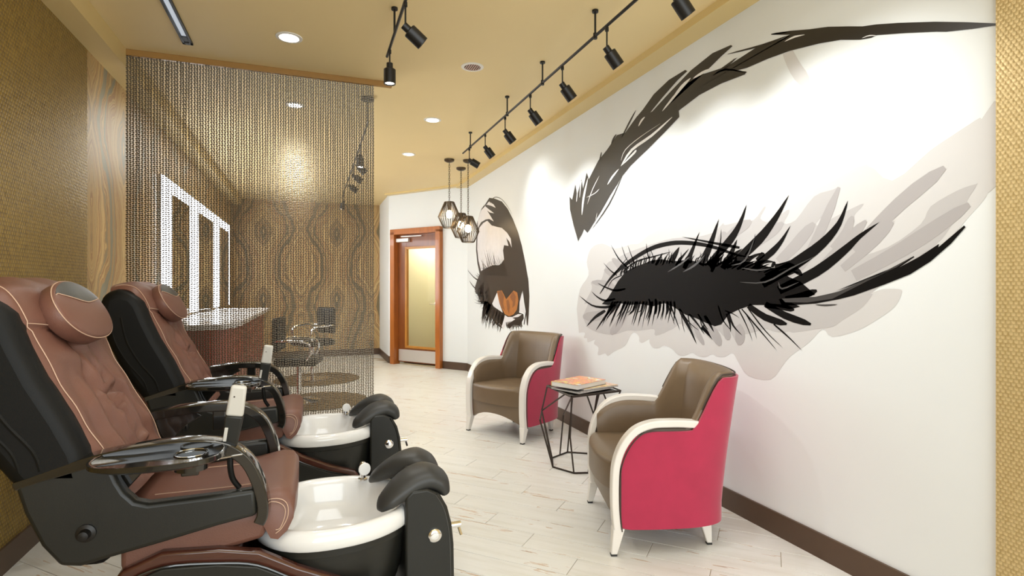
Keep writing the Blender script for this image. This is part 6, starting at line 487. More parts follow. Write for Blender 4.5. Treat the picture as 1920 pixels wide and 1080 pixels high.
# ------------------------------------------------------------ bead curtain
YC = 4.25
cur = empty('bead_curtain', (-.35, YC, 0), 0, 'floor length curtain of bronze metal bead strands hanging from a ceiling rail', 'curtain')
MB().box((.0 - .0085 + .0, 0, CE - .02), (1.906, .03, .04)).build('curtain_rail', M['mullion'], cur, bevel=.003, loc=(-.018 + .0, 0, 0))
bv = []; bf = []
nst = 94; x0 = -1.128 + .35; x1 = .437 + .35
for i in range(nst):
    x = x0 + (x1 - x0) * i / (nst - 1) + random.uniform(-.0005, .0005); ph = random.uniform(0, 6.28); am = random.uniform(.6, 1.0)
    zoff = .0022 * math.sin(i * 1.9) + .0015 * math.sin(i * .7 + 1); z = CE - .048 + zoff; k = 0
    while z > .03:
        s = (1 if k % 2 else -1) * .0012 * am
        cx, cy = x + s + .0010 * math.sin(z * 9 + ph), .002 * math.sin(z * 6 + ph * 2)
        n = len(bv); r = .0096; hh = .0041; tilt = (1 if k % 2 else -1) * .0012
        for zz, rr, tt in ((hh, r * .78, -1), (0, r, 0), (-hh, r * .78, 1)):
            for a in range(4):
                th = a * PI / 2 + PI / 4
                bv.append((cx + tt * tilt + rr * math.cos(th), cy + rr * math.sin(th), z + zz))
        for q in (0, 4):
            for a in range(4):
                bf.append((n + q + a, n + q + (a + 1) % 4, n + q + 4 + (a + 1) % 4, n + q + 4 + a))
        z -= .0126; k += 1
    n = len(bv); 
    for zz in (CE - .04, .03):
        for a in range(3): bv.append((x + .0011 * math.cos(a * 2.1), .0011 * math.sin(a * 2.1), zz))
    for a in range(3): bf.append((n + a, n + (a + 1) % 3, n + 3 + (a + 1) % 3, n + 3 + a))
me = bpy.data.meshes.new('bead_strands'); me.from_pydata(bv, [], bf)
o = bpy.data.objects.new('bead_strands', me); COL.objects.link(o); me.materials.append(M['bead']); o.parent = cur; o['kind'] = 'stuff'

# ------------------------------------------------------------ lights
def downlight(x, y, label, on=True):
    t = empty('downlight', (x, y, CE), 0, label, 'ceiling light', 'round recessed downlights')
    MB().lathe([(.058, -.001), (.058, -.006), (.078, -.004), (.08, -.0005), (.078, .0), (.058, 0)], n=32).build('trim_ring', M['trimwhite'], t)
    if on:
        MB().lathe([(.0, -.0015), (.058, -.0015), (.058, -.003), (0, -.003)][1:3], n=24).build('lamp_lens', M['lamp_on'], t)
        spot('downlight_beam', (x, y, CE - .03), (x, y, 0), 34 if y < 5 else 20, 120, .7, (1, .98, .92), .05)
    else:
        MB().lathe([(.058, -.0015), (.058, -.003)], n=24).build('dark_lens', M['piping'], t)
        b = MB()
        for q in range(-3, 4):
            L = math.sqrt(max(.0001, .055 ** 2 - (q * .015) ** 2)); b.box((q * .015, 0, -.005), (.005, 2 * L, .005))
        b.build('baffle', M['baffle'], t)
    return t
downlight(-.128, 3.70, 'lit round downlight in front of the bead curtain rail')
downlight(1.07, 3.75, 'unlit round downlight with slatted pink baffle', False)
downlight(1.06, 5.06, 'lit round downlight right of the curtain, nearer of the two beyond it')
downlight(1.07, 6.45, 'lit round downlight nearest the pendant lamps')
downlight(-.13, 5.05, 'lit round downlight seen through the bead curtain')
t = empty('linear_slot_light', (-.735, 2.2, CE), 0, 'long narrow black slot light recessed in the ceiling above the spa chairs', 'ceiling light')
MB().box((-.022, 0, -.006), (.014, 3.6, .014)).box((.022, 0, -.006), (.014, 3.6, .014)).box((0, 1.79, -.006), (.058, .03, .014)).build('slot_frame', M['black'], t)
MB().box((0, 0, -.0015), (.034, 3.55, .003)).build('slot_diffuser', M['slot'], t)
MB().box((0, 1.73, -.006), (.034, .07, .008)).build('slot_end_cap', M['black'], t)

def spot_head(x, y, zt, drop, aim, label, group, on=False, power=60, cone=95):
    """spotlight: clip on the rail at zt, thin stem, tilted can aimed along aim"""
    t = empty('track_spotlight', (x, y, zt), 0, label, 'spotlight', group)
    a = Vector(aim).normalized()
    MB().cyl((0, 0, -.0085), (0, 0, -.030), .010, n=10).build('rail_clip', M['black'], t)
    MB().cyl((0, 0, -.012), (0, 0, -drop), .0045, n=8).build('stem', M['black'], t)
    p = Vector((0, 0, -drop))
    MB().cyl(p - a * .012, p + a * .028, .019, n=16).build('lamp_neck', M['black'], t)
    hd = MB().lathe([(.030, 0), (.035, .004), (.035, .088), (.030, .088), (.027, .08)], c=p + a * .022, n=24, axis=a).build('lamp_can', M['bronze'] if False else M['black'], t)
    MB().lathe([(.0255, .0), (.0255, .002)], c=p + a * .102, n=20, axis=a).build('lamp_lens', M['lamp_on'] if on else emis('spot_lens', (1, .95, .85), 5), t)
    q = Vector((x, y, zt)) + p + a * .14
    spot('spotlight_beam', q, q + a, power, cone, .9, (.97, .99, 1.0), .03)
    return t
# long rail along the mural wall
ZT = 2.665
tr = empty('track_rail', (1.5, 3.0, ZT), 0, 'long thin black track rail running along the mural wall', 'track')
MB().cyl((0, -4.0, 0), (0, 2.62, 0), .0085, n=8).build('rail', M['black'], tr)
for y in (5.33, 4.228, 3.50, 2.75, 1.6):
    MB().cyl((0, y - 3.0, 0), (0, y - 3.0, CE - ZT), .006, n=8).cyl((0, y - 3.0, CE - ZT - .012), (0, y - 3.0, CE - ZT), .018, n=12).cyl((0, y - 3.0, -.016), (0, y - 3.0, .016), .012, n=8).build('rail_standoff', M['black'], tr)
ords = ['farthest', 'second from the far end', 'third from the far end', 'fourth from the far end', 'third from the camera', 'second from the camera', 'nearest the camera']
for i, (y, lab) in enumerate(zip((5.37, 4.83, 4.28, 3.725, 3.18, 2.62, 2.03), ords)):
    aim = (.62, -.06, -.78)
    if i == 0: aim = (.75, -.1, -.42)
    spot_head(1.5, y, ZT, .125, aim, 'black spotlight on the mural wall rail, ' + lab, 'spotlights on the mural rail', i == 0, 27 if i > 1 else 13)
spot_head(1.5, 1.4, ZT, .125, (.62, .30, -.72), 'black spotlight on the mural wall rail, above the camera', 'spotlights on the mural rail', power=18)
# short rail in the middle
tr = empty('track_rail', (.437, 2.4, 2.665), 0, 'short thin black track rail left of the ceiling centre', 'track')
MB().cyl((0, -2.0, 0), (0, 1.03, 0), .0085, n=8).build('rail', M['black'], tr)
for y in (3.108, 1.9):
    MB().cyl((0, y - 2.4, 0), (0, y - 2.4, CE - 2.665), .006, n=8).cyl((0, y - 2.4, .133), (0, y - 2.4, .145), .018, n=12).build('rail_standoff', M['black'], tr)
spot_head(.437, 3.308, 2.665, .10, (0, 0, -1), 'black spotlight pointing straight down in front of the curtain rail', 'spotlights on the short rail', True, 30, 80)
spot_head(.437, 2.73, 2.665, .13, (.72, .05, -.55), 'black spotlight tilted right near the top edge of the picture', 'spotlights on the short rail', False, 20, 80)
# rail behind the curtain
tr = empty('track_rail', (.437, 5.9, 2.6), 0, 'short dark track rail seen through the bead curtain', 'track')
MB().cyl((0, -1.3, 0), (0, 2.7, 0), .0085, n=8).build('rail', M['black'], tr)
MB().cyl((0, -1.25, .0), (0, -1.25, .21), .006, n=8).cyl((0, -1.25, .185), (0, -1.25, .21), .05, n=16).build('rail_canopy', M['black'], tr)
for i, (y, on, a, lab) in enumerate([(5.35, True, (0, -.1, -1), 'nearest'), (5.75, False, (.6, 0, -.6), 'second'), (6.3, True, (.7, 0, -.5), 'third'), (6.95, False, (.7, 0, -.5), 'fourth'), (8.3, True, (-.2, 0, -1), 'farthest')]):
    spot_head(.437, y, 2.6, .11, a, 'dark spotlight behind the bead curtain, %s on its rail' % lab, 'spotlights behind the curtain', on, 6, 80)

# pendants
def pendant(x, y, zc, label):
    t = empty('cage_pendant', (x, y, CE), 0, label, 'pendant lamp', 'bronze wire cage pendants')
    MB().lathe([(.062, 0), (.060, -.022), (.035, -.036), (.012, -.04)], n=24).build('canopy', M['bronze'], t)
    top = zc + .16; b = MB(); z = CE - .04; k = 0
    while z > top + .005:      # chain links
        h = .017; w = .0085; pts = []
        for a in range(10):
            th = 2 * PI * a / 10; u = w * math.cos(th); v = h * math.sin(th)
            pts.append(((u, 0, z - CE - h + v) if k % 2 else (0, u, z - CE - h + v)))
        b.tube(pts, .0028, n=4, closed=True); z -= .0265; k += 1
    b.build('chain', M['bronze'], t)
    zc -= CE
    prof = [(.058, .155), (.135, -.025), (.075, -.155)]
    n = 26
    for k in range(n):
        a = 2 * PI * k / n
        wv = [(r * math.cos(a), r * math.sin(a), zc + h) for r, h in prof]
        if k == 0: proto = MB().tube(wv, .0036, n=5).build('cage_wire', M['bronze'], t)
        else:
            q = proto.copy(); COL.objects.link(q); q.rotation_euler = (0, 0, a)
    for r, h in (prof[0], prof[2]):
        MB().tube([(r * math.cos(2 * PI * k / 24), r * math.sin(2 * PI * k / 24), zc + h) for k in range(24)], .0042, n=5, closed=True).build('cage_ring', M['bronze'], t)
    MB().lathe([(.057, .153), (.057, .16), (.01, .165)], c=(0, 0, zc), n=24).build('cage_cap', M['bronze'], t)
    MB().cyl((0, 0, zc + .16), (0, 0, zc + .055), .022, n=14).build('lamp_socket', M['bronze'], t)
    MB().ellipsoid((0, 0, zc + .01), (.038, .038, .05)).build('light_bulb', M['bulb'], t)
    return t
pendant(1.575, 6.54, 2.135, 'wire cage pendant hanging highest and leftmost, in front of the door')
pendant(1.83, 6.95, 2.06, 'wire cage pendant partly hidden behind the lowest one')
pendant(1.80, 6.50, 1.965, 'wire cage pendant hanging lowest, in front of the eye mural')
# ------------------------------------------------------------ beyond the curtain
for i, (y0, y1, lab) in enumerate([(5.66, 6.90, 'nearest'), (6.98, 8.45, 'middle'), (8.55, 9.95, 'farthest')]):
    t = empty('lit_mirror', (XL, (y0 + y1) / 2, 1.62), 0, 'tall mirror with glowing white border on the left wall behind the curtain, %s of three' % lab, 'mirror', 'lit mirrors behind the curtain')
    W = y1 - y0; Hh = 1.28; s = .36; tp = .12
    MB().box((.012, 0, 0), (.022, W, Hh)).build('mirror_backing', M['steel'], t, bevel=.002)
    MB().box((.027, (s - .06) / 2 , -tp / 2), (.008, W - s - .06, Hh - tp)).build('mirror_pane', M['mirror'], t, smooth=False)
    MB().box((.027, -W / 2 + s / 2, 0), (.010, s, Hh)).build('light_strip', M['led'], t, smooth=False)
    MB().box((.027, s / 2, Hh / 2 - tp / 2), (.010, W - s, tp)).build('light_strip', M['led'], t, smooth=False)
    MB().box((.027, W / 2 - .03, -tp / 2), (.010, .06, Hh - tp)).build('light_strip', M['led'], t, smooth=False)
ct = empty('manicure_counter', (XL + .02, 6.7, 0), 0, 'long white topped counter with red brown front under the lit mirrors', 'counter')
P = [(0, -1.8), (.45, -1.8), (.58, -1.74), (.66, -1.6), (.68, -1.2), (.68, 2.2), (0, 2.2)]
MB().prism(P, .915, .96, 'xy').build('countertop', M['counter'], ct, bevel=.008)
MB().prism([(x * .88, y * .985) for x, y in P], .0, .915, 'xy').build('counter_front', M['red'], ct, bevel=.005)
for cx, cy, r, lab in [(.10, 6.45, .50, 'round brown floor mat nearest the curtain'), (.08, 8.0, .56, 'round brown floor mat farther behind the curtain')]:
    o = MB().lathe([(r - .01, 0.0005), (r, .004), (r, .008), (r - .012, .012)], n=48).build('floor_mat', M['mat_brown'], loc=(cx, cy, 0)); tag(o, lab, 'mat', 'round mats behind the curtain')
def salon_chair(x, y, rz, lab, hs=.47):
    t = empty('salon_chair', (x, y, .0125), rz, lab, 'chair', 'salon chairs behind the curtain')
    MB().lathe([(.22, 0), (.22, .012), (.06, .03), (.03, .04)], n=32).build('round_base', M['chrome'], t)
    MB().cyl((0, 0, .03), (0, 0, hs - .06), .025, n=16).build('column', M['chrome'], t)
    MB().box((0, 0, hs - .02), (.44, .44, .09)).build('seat', M['charback'], t, bevel=.035, seg=3)
    MB().box((0, .21, hs + .27), (.42, .06, .36)).build('backrest', M['charback'], t, bevel=.028, seg=3)
    for s in (-1, 1):
        MB().tube(cr([(s * .2, .2, hs + .2), (s * .25, .1, hs + .21), (s * .25, -.12, hs + .19), (s * .23, -.16, hs + .08), (s * .2, -.1, hs - .02)]), .013, n=8).build('armrest', M['chrome'], t)
    return t
salon_chair(-.12, 6.45, math.radians(80), 'dark salon chair on a chrome column standing on the nearer round mat')
salon_chair(.02, 8.0, math.radians(-60), 'dark salon chair on a chrome column standing on the farther round mat', .52)

# ------------------------------------------------------------ armchairs
def smooth(a, b, x):
    t = max(0, min(1, (x - a) / (b - a))); return t * t * (3 - 2 * t)
def make_armchair(loc, rz, label):
    t = empty('tub_armchair', (loc[0], loc[1], 0), rz, label, 'armchair', 'white framed tub armchairs')
    half = [(.325, .03), (.328, .14), (.325, .25), (.317, .35), (.303, .42), (.280, .48), (.245, .523), (.185, .548), (.09, .562), (0, .566)]
    half = [(p.x, p.y) for p in cr([(a, b, 0) for a, b in half], 4)]
    path = half + [(-x, y) for x, y in half[-2::-1]]
    n = len(path)
    nor = []
    for i in range(n):
        a = path[max(0, i - 1)]; b = path[min(n - 1, i + 1)]; d = Vector((b[0] - a[0], b[1] - a[1])).normalized()
        nor.append(Vector((d.y, -d.x)))     # outward
    def top(y):
        z = .592
        if y < .20: z = .592 - .165 * (1 - math.sqrt(max(0, 1 - ((.20 - y) / .20) ** 2)))
        return z + .245 * smooth(.345, .455, y)
    def pt(i, off, z):
        x, y = path[i]; l = .088 * max(0, (z - .20) / .66) ** 1.2 * smooth(.22, .52, y)
        k = 1 + .06 * max(0, z - .5) * smooth(.3, .5, y)
        return (x * k + nor[i].x * off, y + l + nor[i].y * off, z)
    # pink outer shell
    rows = []
    L = 9
    for k in range(L):
        row = []
        for i in range(n):
            zt = top(path[i][1]) - .012; zb = .125 + .02 * max(0, 1 - (path[i][1]) / .06)
            row.append(pt(i, 0, zb + (zt - zb) * k / (L - 1)))
        rows.append(row)
    MB().grid(rows, thick=-.012).build('side_and_back_panel', M['pink'], t)
    # padded brown lining
    rings = []
    for i in range(n):
        zt = top(path[i][1]); w = .060 + .026 * smooth(.35, .5, path[i][1])
        prof = [(-.013, .28), (-.013, zt - .03), (-.013, zt - .006), (-.020, zt + .005), (-.035, zt + .010), (-.052, zt + .002), (-w, zt - .02), (-w - .012, zt - .10), (-w - .008, .40), (-w, .28)]
        rings.append([pt(i, o_, z) for o_, z in prof])
    MB().ring(rings).build('padded_lining', M['taupe'], t, angle=60)
    # piping along the rim of the back
    pp = [pt(i, -.006, top(path[i][1]) + .000) for i in range(n) if path[i][1] > .37]
    MB().tube(pp, .0042, n=6).build('piping', M['piping'], t)
    # white bentwood frames
    for s in (-1, 1):
        pr = cr([(.012, .13), (.004, .22), (.004, .34), (.010, .42), (.040, .505), (.095, .575), (.17, .607), (.26, .612), (.35, .607), (.425, .600)] and [(0, a, b) for a, b in [(.012, .12), (.003, .22), (.002, .34), (.010, .43), (.042, .515), (.098, .580), (.175, .611), (.26, .615), (.35, .610), (.420, .602)]], 5)
        rings = []
        for k, p in enumerate(pr):
            a, b = pr[max(0, k - 1)], pr[min(len(pr) - 1, k + 1)]
            d = (b - a).normalized(); nn = Vector((0, d.z, -d.y))   # towards inside/down
            if nn.z > 0: nn = -nn
            if abs(d.z) > .98: nn = Vector((0, 1, 0))
            xo = .343 - .022 * smooth(.2, .42, p.y); xi = xo - .056; hw = .017
            nn = Vector((0, d.z, -d.y)); 
            o_ = Vector((0, p.y, p.z))
            rings.append([o_ + nn * hw + Vector((s * xi, 0, 0)), o_ + nn * hw + Vector((s * xo, 0, 0)), o_ - nn * hw + Vector((s * xo, 0, 0)), o_ - nn * hw + Vector((s * xi, 0, 0))])
        MB().ring(rings).build('arm_frame', M['cream'], t, bevel=.006, seg=3)
        MB().tube([Vector((s * (.345 - .022 * smooth(.2, .42, p.y)), p.y + (.020 if k < 18 else .020 * (1 - smooth(18, 34, k))), p.z - .020 * smooth(8, 26, k))) for k, p in enumerate(pr) if k < len(pr) - 6], .003, n=6).build('edge_piping', M['piping'], t)
        # front leg tapers to the floor
        f = MB().ring([[(s * .285, -.008, .13), (s * .343, -.008, .13), (s * .343, .046, .13), (s * .285, .046, .13)], [(s * .302, -.018, .008), (s * .335, -.018, .008), (s * .335, .012, .008), (s * .302, .012, .008)]])
        lg = f.build('front_leg', M['cream'], t, bevel=.005)
        MB().box((s * .3185, -.003, .004), (.03, .028, .008)).build('floor_glide', M['foot'], lg)
        f = MB().ring([[(s * .20, .43, .135), (s * .25, .43, .135), (s * .25, .49, .135), (s * .20, .49, .135)], [(s * .205, .475, .008), (s * .232, .475, .008), (s * .232, .50, .008), (s * .205, .50, .008)]])
        lg = f.build('rear_leg', M['cream'], t, bevel=.005)
        MB().box((s * .2185, .4875, .004), (.026, .024, .008)).build('floor_glide', M['foot'], lg)
    # seat cushion: bowed front
    P = []
    for k in range(17):
        u = -1 + 2 * k / 16; P.append((u * .272, -.050 + .055 * abs(u) ** 2.6))
    P += [(.262, .25), (.235, .42), (.15, .47), (-.15, .47), (-.235, .42), (-.262, .25)]
    MB().ring([[(x, y, .285) for x, y in P], [(x * 1.0, y, .40) for x, y in P], [(x * .985, y * .985 + .002, .416) for x, y in P], [(x * .93, y * .93 + .012, .426) for x, y in P], [(x * .6, y * .6 + .07, .434) for x, y in P]]).build('seat_cushion', M['taupe'], t, angle=50)
    # apron with arched lower edge, follows the bow
    rows = []
    for k in range(8):
        row = []
        for q in range(17):
            u = -1 + 2 * q / 16; zb = .125 + .075 * (1 - abs(u) ** 2.2); z = zb + (.285 - zb) * k / 7
            row.append((u * .288, -.028 + .045 * abs(u) ** 2.4 + .012 * (1 - k / 7), z))
        rows.append(row)
    MB().grid(rows, thick=.02).build('front_apron', M['taupe'], t)
    MB().box((0, .25, .23), (.5, .40, .09)).build('seat_base', M['piping'], t)
    return t
a1 = make_armchair((1.433, 2.564), math.atan2(-.95, -.312), 'nearest tub armchair with bright pink side, facing left, right of the wire table')
a2 = copy_tree(a1); a2.location = (1.4485, 4.405, 0); a2.rotation_euler = (0, 0, math.atan2(-.89, .456))
a2['label'] = 'farther tub armchair with brown seat facing the camera, left of the wire table'

# ------------------------------------------------------------ wire side table and books
tb = empty('wire_side_table', (1.78, 3.52, 0), 0, 'small dark geometric wire side table carrying books between the two armchairs', 'table')
def TL(p): return (p[0] - 1.78, p[1] - 3.52, p[2])
Tz = .532
T = [(1.624, 3.702, Tz), (1.615, 3.28, Tz), (2.026, 3.353, Tz), (2.05, 3.70, Tz)]
Bs = [(1.58, 3.506), (1.659, 3.694), (1.828, 3.786), (1.957, 3.70), (1.90, 3.42), (1.755, 3.313), (1.661, 3.342)]
Bs = [(a, b, .006) for a, b in Bs]
m0 = (1.49, 3.52, .335); m1 = (1.58, 3.70, .356); m3 = (1.777, 3.75, .30); m4 = (1.603, 3.28, .267); m5 = (1.87, 3.45, .36); m6 = (2.06, 3.52, .33)
def rod(a, b): return MB().cyl(TL(a), TL(b), .0058, n=8).build('wire_rod', M['wire'], tb)
for i in range(7): rod(Bs[i], Bs[(i + 1) % 7])
mid = lambda a, b, t: tuple(a[k] + (b[k] - a[k]) * t for k in range(3))
for a, b in [(T[0], m1), (m1, m0), (m0, Bs[0]), (m1, Bs[0]), (mid(T[0], T[1], .75), m1), (m1, Bs[1]), (T[1], m3), (m3, mid(Bs[1], Bs[2], .5)), (T[1], m4), (m4, Bs[6]), (mid(T[1], T[2], .3), m5), (mid(T[1], T[2], .55), m5), (m5, Bs[5]), (m5, Bs[4]), (T[2], m6), (m6, Bs[4]), (m6, Bs[3]), (T[3], m6), (T[3], Bs[3]), (mid(T[3], T[0], .5), Bs[2])]:
    rod(a, b)
P = [TL(p)[:2] for p in T]
MB().prism(P, Tz - .008, Tz + .004, 'xy').build('table_top', M['gloss'], tb, bevel=.002)
for i in range(4):
    a, b = TL(T[i]), TL(T[(i + 1) % 4]); a = (a[0], a[1], Tz + .001); b = (b[0], b[1], Tz + .001)
    MB().cyl(a, b, .008, n=8).build('rim_bar', M['wire'], tb)
def book(name, c, rz, w, d, th, cov, label, cat):
    o = empty(name, c, rz, label, cat, 'reading matter on the wire table')
    MB().box((0, 0, th / 2), (w - .006, d - .006, th - .003)).build('pages', M['paper'], o, smooth=False)
    MB().box((0, 0, th - .001), (w, d, .0022)).build('front_cover', M[cov], o, bevel=.0006)
    MB().box((0, 0, .001), (w, d, .002)).build('back_cover', M['piping'], o)
    if th > .02: MB().box((0, d / 2 - .001, th / 2), (w, .002, th - .002)).build('spine', M[cov], o)
    return o
zt = Tz + .0095
book('magazine', (1.80, 3.485, zt), math.radians(20), .36, .27, .010, 'cover_grey', 'grey patterned magazine lowest in the stack on the wire table', 'magazine')
book('magazine', (1.868, 3.495, zt + .0105), math.radians(13), .32, .23, .012, 'cover_mix', 'pale magazine under the large book, sticking out to the right', 'magazine')
book('large_book', (1.778, 3.50, zt + .023), math.radians(26), .33, .232, .034, 'cover_sun', 'thick large book with orange and yellow cover on top of the stack', 'book')

# ------------------------------------------------------------ pedicure spa chairs
def make_spa(Y0, label):
    t = empty('pedicure_spa_chair', (-.2, Y0, 0), 0, label, 'spa chair', 'pedicure spa chairs')
    ox = .2
    def V(x, y, z): return (x + ox, y, z)
    def X(poly): return [(a + ox, b) for a, b in poly]
    # base with arched side
    prof = [(-.60, 0), (-.60, .28), (-.55, .36), (-.44, .402), (-.28, .388), (-.16, .36), (-.04, .288), (.10, .22), (.24, .17), (.30, .10), (.30, 0)]
    MB().prism(X([(-.62, 0.0), (-.60, .30), (-.55, .38), (-.44, .422), (-.28, .405), (-.22, .39), (-.21, 0)]), -.245, .245, 'xz').build('base', M['wood_base'], t, bevel=.02)
    for s in (-1, 1):
        wing = [(-.61, 0)] + [(a, b + .018) for a, b in prof[1:-2]] + [(.285, .13), (.30, 0)]
        MB().prism(X(wing), s * .262, s * .300, 'xz').build('base_wing', M['wood_base'], t, bevel=.010)
        q = [(a * .97 - .01, b * .93) for a, b in prof]
        o = MB().prism(X(q), s * .298, s * .310, 'xz').build('base_panel', M['char'], t, bevel=.006)
        MB().tube([V(p.x, s * .310, p.z) for p in cr([(a * .97 - .01, 0, b * .93 + .004) for a, b in prof[1:-1]], 4)], .004, n=6).build('panel_trim', M['gloss'], o)
    # leather skirt below the seat
    MB().prism(X([(-.56, .36), (-.56, .47), (-.15, .50), (-.135, .455), (-.15, .405), (-.30, .38)]), -.27, .27, 'xz').build('seat_skirt', M['leather'], t, bevel=.018)
    # side shells
    panel = [(-.80, .695), (-.581, .745), (-.56, .705), (-.545, .665), (-.528, .632), (-.502, .602), (-.468, .590), (-.30, .592), (-.168, .597), (-.164, .51), (-.28, .492), (-.426, .464), (-.56, .440), (-.64, .425), (-.69, .435), (-.735, .50), (-.775, .60)]
    for s in (-1, 1):
        sp = MB().prism(X(panel), s * .285, s * .335, 'xz').build('side_shell', M['char'], t, bevel=.014, seg=3)
        k = MB().lathe([(.026, 0), (.026, .006), (.016, .010), (.013, .028), (.004, .030)], c=V(-.625, s * .335, .525), axis=(0, s, 0), n=20).build('side_bolt', M['black'], sp)
        MB().box(V(-.30, s * .337, .560), (.25, .002, .045)).build('shell_inset', M['gloss'], sp) if False else None
        # lower black lip behind the shell
    MB().prism(X([(-.77, .62), (-.60, .60), (-.56, .44), (-.60, .40), (-.665, .405), (-.72, .47)]), -.29, .29, 'xz').build('rear_cover', M['charback'], t, bevel=.02)
    # back shell
    shell = [(-.60, .64), (-.63, .77), (-.675, .87), (-.735, .985), (-.775, 1.08), (-.81, 1.175), (-.845, 1.222), (-.92, 1.245), (-.985, 1.225), (-1.0, 1.15), (-.965, .97), (-.89, .80), (-.80, .66)]
    MB().prism(X(shell), -.335, .335, 'xz').build('back_shell', M['charback'], t, bevel=.045, seg=4)
    for off, rr in ((.0, .006), (.05, .005)):
        o = MB().tube([V(p.x - off, -.334, p.z) for p in cr([(-.90, 0, 1.10), (-.875, 0, .98), (-.82, 0, .87), (-.755, 0, .78), (-.735, 0, .72)], 5)], rr, n=6).build('shell_ridge', M['charback'], t)
    # quilted leather back pad
    pr = cr([(-.545, 0, .585), (-.578, 0, .66), (-.622, 0, .76), (-.680, 0, .87), (-.730, 0, .975), (-.772, 0, 1.075), (-.808, 0, 1.165), (-.845, 0, 1.232), (-.90, 0, 1.258), (-.965, 0, 1.245)], 6)
    NU = len(pr); NV = 49
    rows = []
    def hgt(u, v):
        e = .040 * (1 - abs(v) ** 5) ** .7
        q = 0
        mask = smooth(.03, .10, u) * (1 - smooth(.60, .64, u))
        # raised cushion columns with tucks, creases radiating from the tuck points
        ed = 1 - abs(v) ** 4
        q += -.026 * math.exp(-((abs(v) - .36 - .12 * math.sin(u * 8 + .5)) / .05) ** 2) * mask
        q += -.014 * math.exp(-(v / .05) ** 2) * mask * (1 - smooth(.42, .5, u))
        for uu in (.12, .33):
            q += -.018 * math.exp(-((u - uu - .012 * math.sin(v * 9)) / .013) ** 2) * math.exp(-(v / .40) ** 4)
            dx, dy = (u - uu) * 1.6, v * .6; rr_ = math.hypot(dx, dy); th = math.atan2(dy, dx)
            q += .015 * math.cos(7 * th + 1.3 * math.sin(rr_ * 30)) * math.exp(-(rr_ / .16) ** 2) * min(1, rr_ / .03)
        q += .010 * math.sin(v * 17 + u * 13 + 2 * math.sin(u * 9)) * mask * math.exp(-((u - .24) / .18) ** 2) * ed
        q += .006 * math.sin(u * 40 + v * 9 + 2 * math.sin(v * 5)) * mask * ed
        q += -.012 * math.exp(-((u - .635 + .05 * (1 - v * v)) / .010) ** 2) * (.4 + .6 * ed)
        q += .004 * math.sin(v * 9 + u * 21) * math.sin(u * 31) * ed
        return e + max(q, -.019)
    def surf(u, v, lift=0.0):
        f = u * (NU - 1); i = min(NU - 2, int(f)); fr = f - i
        p = pr[i].lerp(pr[i + 1], fr); d = (pr[i + 1] - pr[i]).normalized(); nn = Vector((d.z, 0, -d.x))
        wdt = .292 - .02 * smooth(.7, 1, u) - .02 * (1 - smooth(0, .15, u))
        q = p + nn * (hgt(u, v) - .014 + lift)
        return V(q.x, v * wdt, q.z)
    us = [i / 95 for i in range(96)]
    MB().grid([[surf(u, -1 + 2 * j / (NV - 1)) for j in range(NV)] for u in us], thick=.03).build('back_cushion', M['leather'], t, angle=80)
    for vv in (-.90, .90):
        MB().tube([surf(.03 + .93 * k / 50, vv, .0015) for k in range(51)], .0017, n=5).build('stitching', M['stitch'], t)
    MB().tube([surf(.645 - .05 * (1 - v * v), v, .004) for v in [(-.9 + 1.8 * k / 40) for k in range(41)]], .0016, n=5).build('stitching', M['stitch'], t)
    # headrest: oval pillow with a dark upper patch
    hd = Vector((-.50, 0, .866)).normalized(); hn = Vector((.866, 0, .50)).normalized()
    R = Matrix((( hn.x, 0, hd.x), (0, 1, 0), (hn.z, 0, hd.z)))
    c = Vector(V(-.754, .0, 1.166)); HY, HZ = .200, .112
    def dome(r):      # height of the padded face over its rim
        return .022 + .020 * (1 - min(1, r) ** 2.6)
    def oval(sc_y, a): return HY * sc_y * math.copysign(abs(math.cos(a)) ** .93, math.cos(a)), HZ * sc_y * math.copysign(abs(math.sin(a)) ** .93, math.sin(a))
    lv = [(-.040, .70), (-.038, .90), (-.030, .97), (-.005, 1.0), (.014, 1.0), (.022, .985)] + [(dome(r), r) for r in (.92, .8, .6, .4, .2, .05)]
    rings = []
    for off, q in lv:
        rings.append([c + R @ Vector((off, *oval(q, 2 * PI * k / 48))) for k in range(48)])
    hr = MB().ring(rings).build('headrest', M['leather'], t, angle=80)
    MB().tube([c + R @ Vector((.019, *oval(1.0, 2 * PI * k / 48))) for k in range(48)], .0018, n=5, closed=True).build('stitching', M['stitch'], hr)
    rows = []
    for k in range(9):
        row = []
        for q in range(25):
            y = -.160 + .32 * q / 24
            zu = HZ * .955 * math.sqrt(max(0.0, 1 - (y / (HY * .955)) ** 2)); zl = min(zu - .001, .016 + .8 * abs(y) ** 1.5 * (y < 0) + .3 * abs(y) ** 1.5 * (y > 0))
            z = zl + (zu - zl) * k / 8
            row.append(c + R @ Vector((dome(math.hypot(y / HY, z / HZ)) + .0022, y, z)))
        rows.append(row)
    MB().grid(rows, thick=.003).build('headrest_patch', M['leather_dark'], hr, angle=80)
    MB().tube(rows[0], .0018, n=5).build('stitching', M['stitch'], hr)
    # seat cushion with rolled front
    seat = [(-.60, .44), (-.60, .515), (-.50, .512), (-.35, .520), (-.20, .535), (-.11, .548), (-.072, .54), (-.055, .515), (-.056, .475), (-.075, .435), (-.105, .408), (-.128, .415), (-.15, .46), (-.16, .48)]
    sc_ = MB()
    rings = []
    for j in range(25):
        v = -1 + 2 * j / 24; y = v * .272; dr = .022 * (1 - abs(v) ** 4) ** .5
        rings.append([V(a + (.010 if a > -.1 else 0) * (1 - abs(v) ** 4), y, b + (dr + .004 * math.sin(a * 60 + v * 5) * (a < -.15) if b > .5 else (-.0 if b < .42 else 0)) - .010 * (abs(v) > .98)) for a, b in seat])
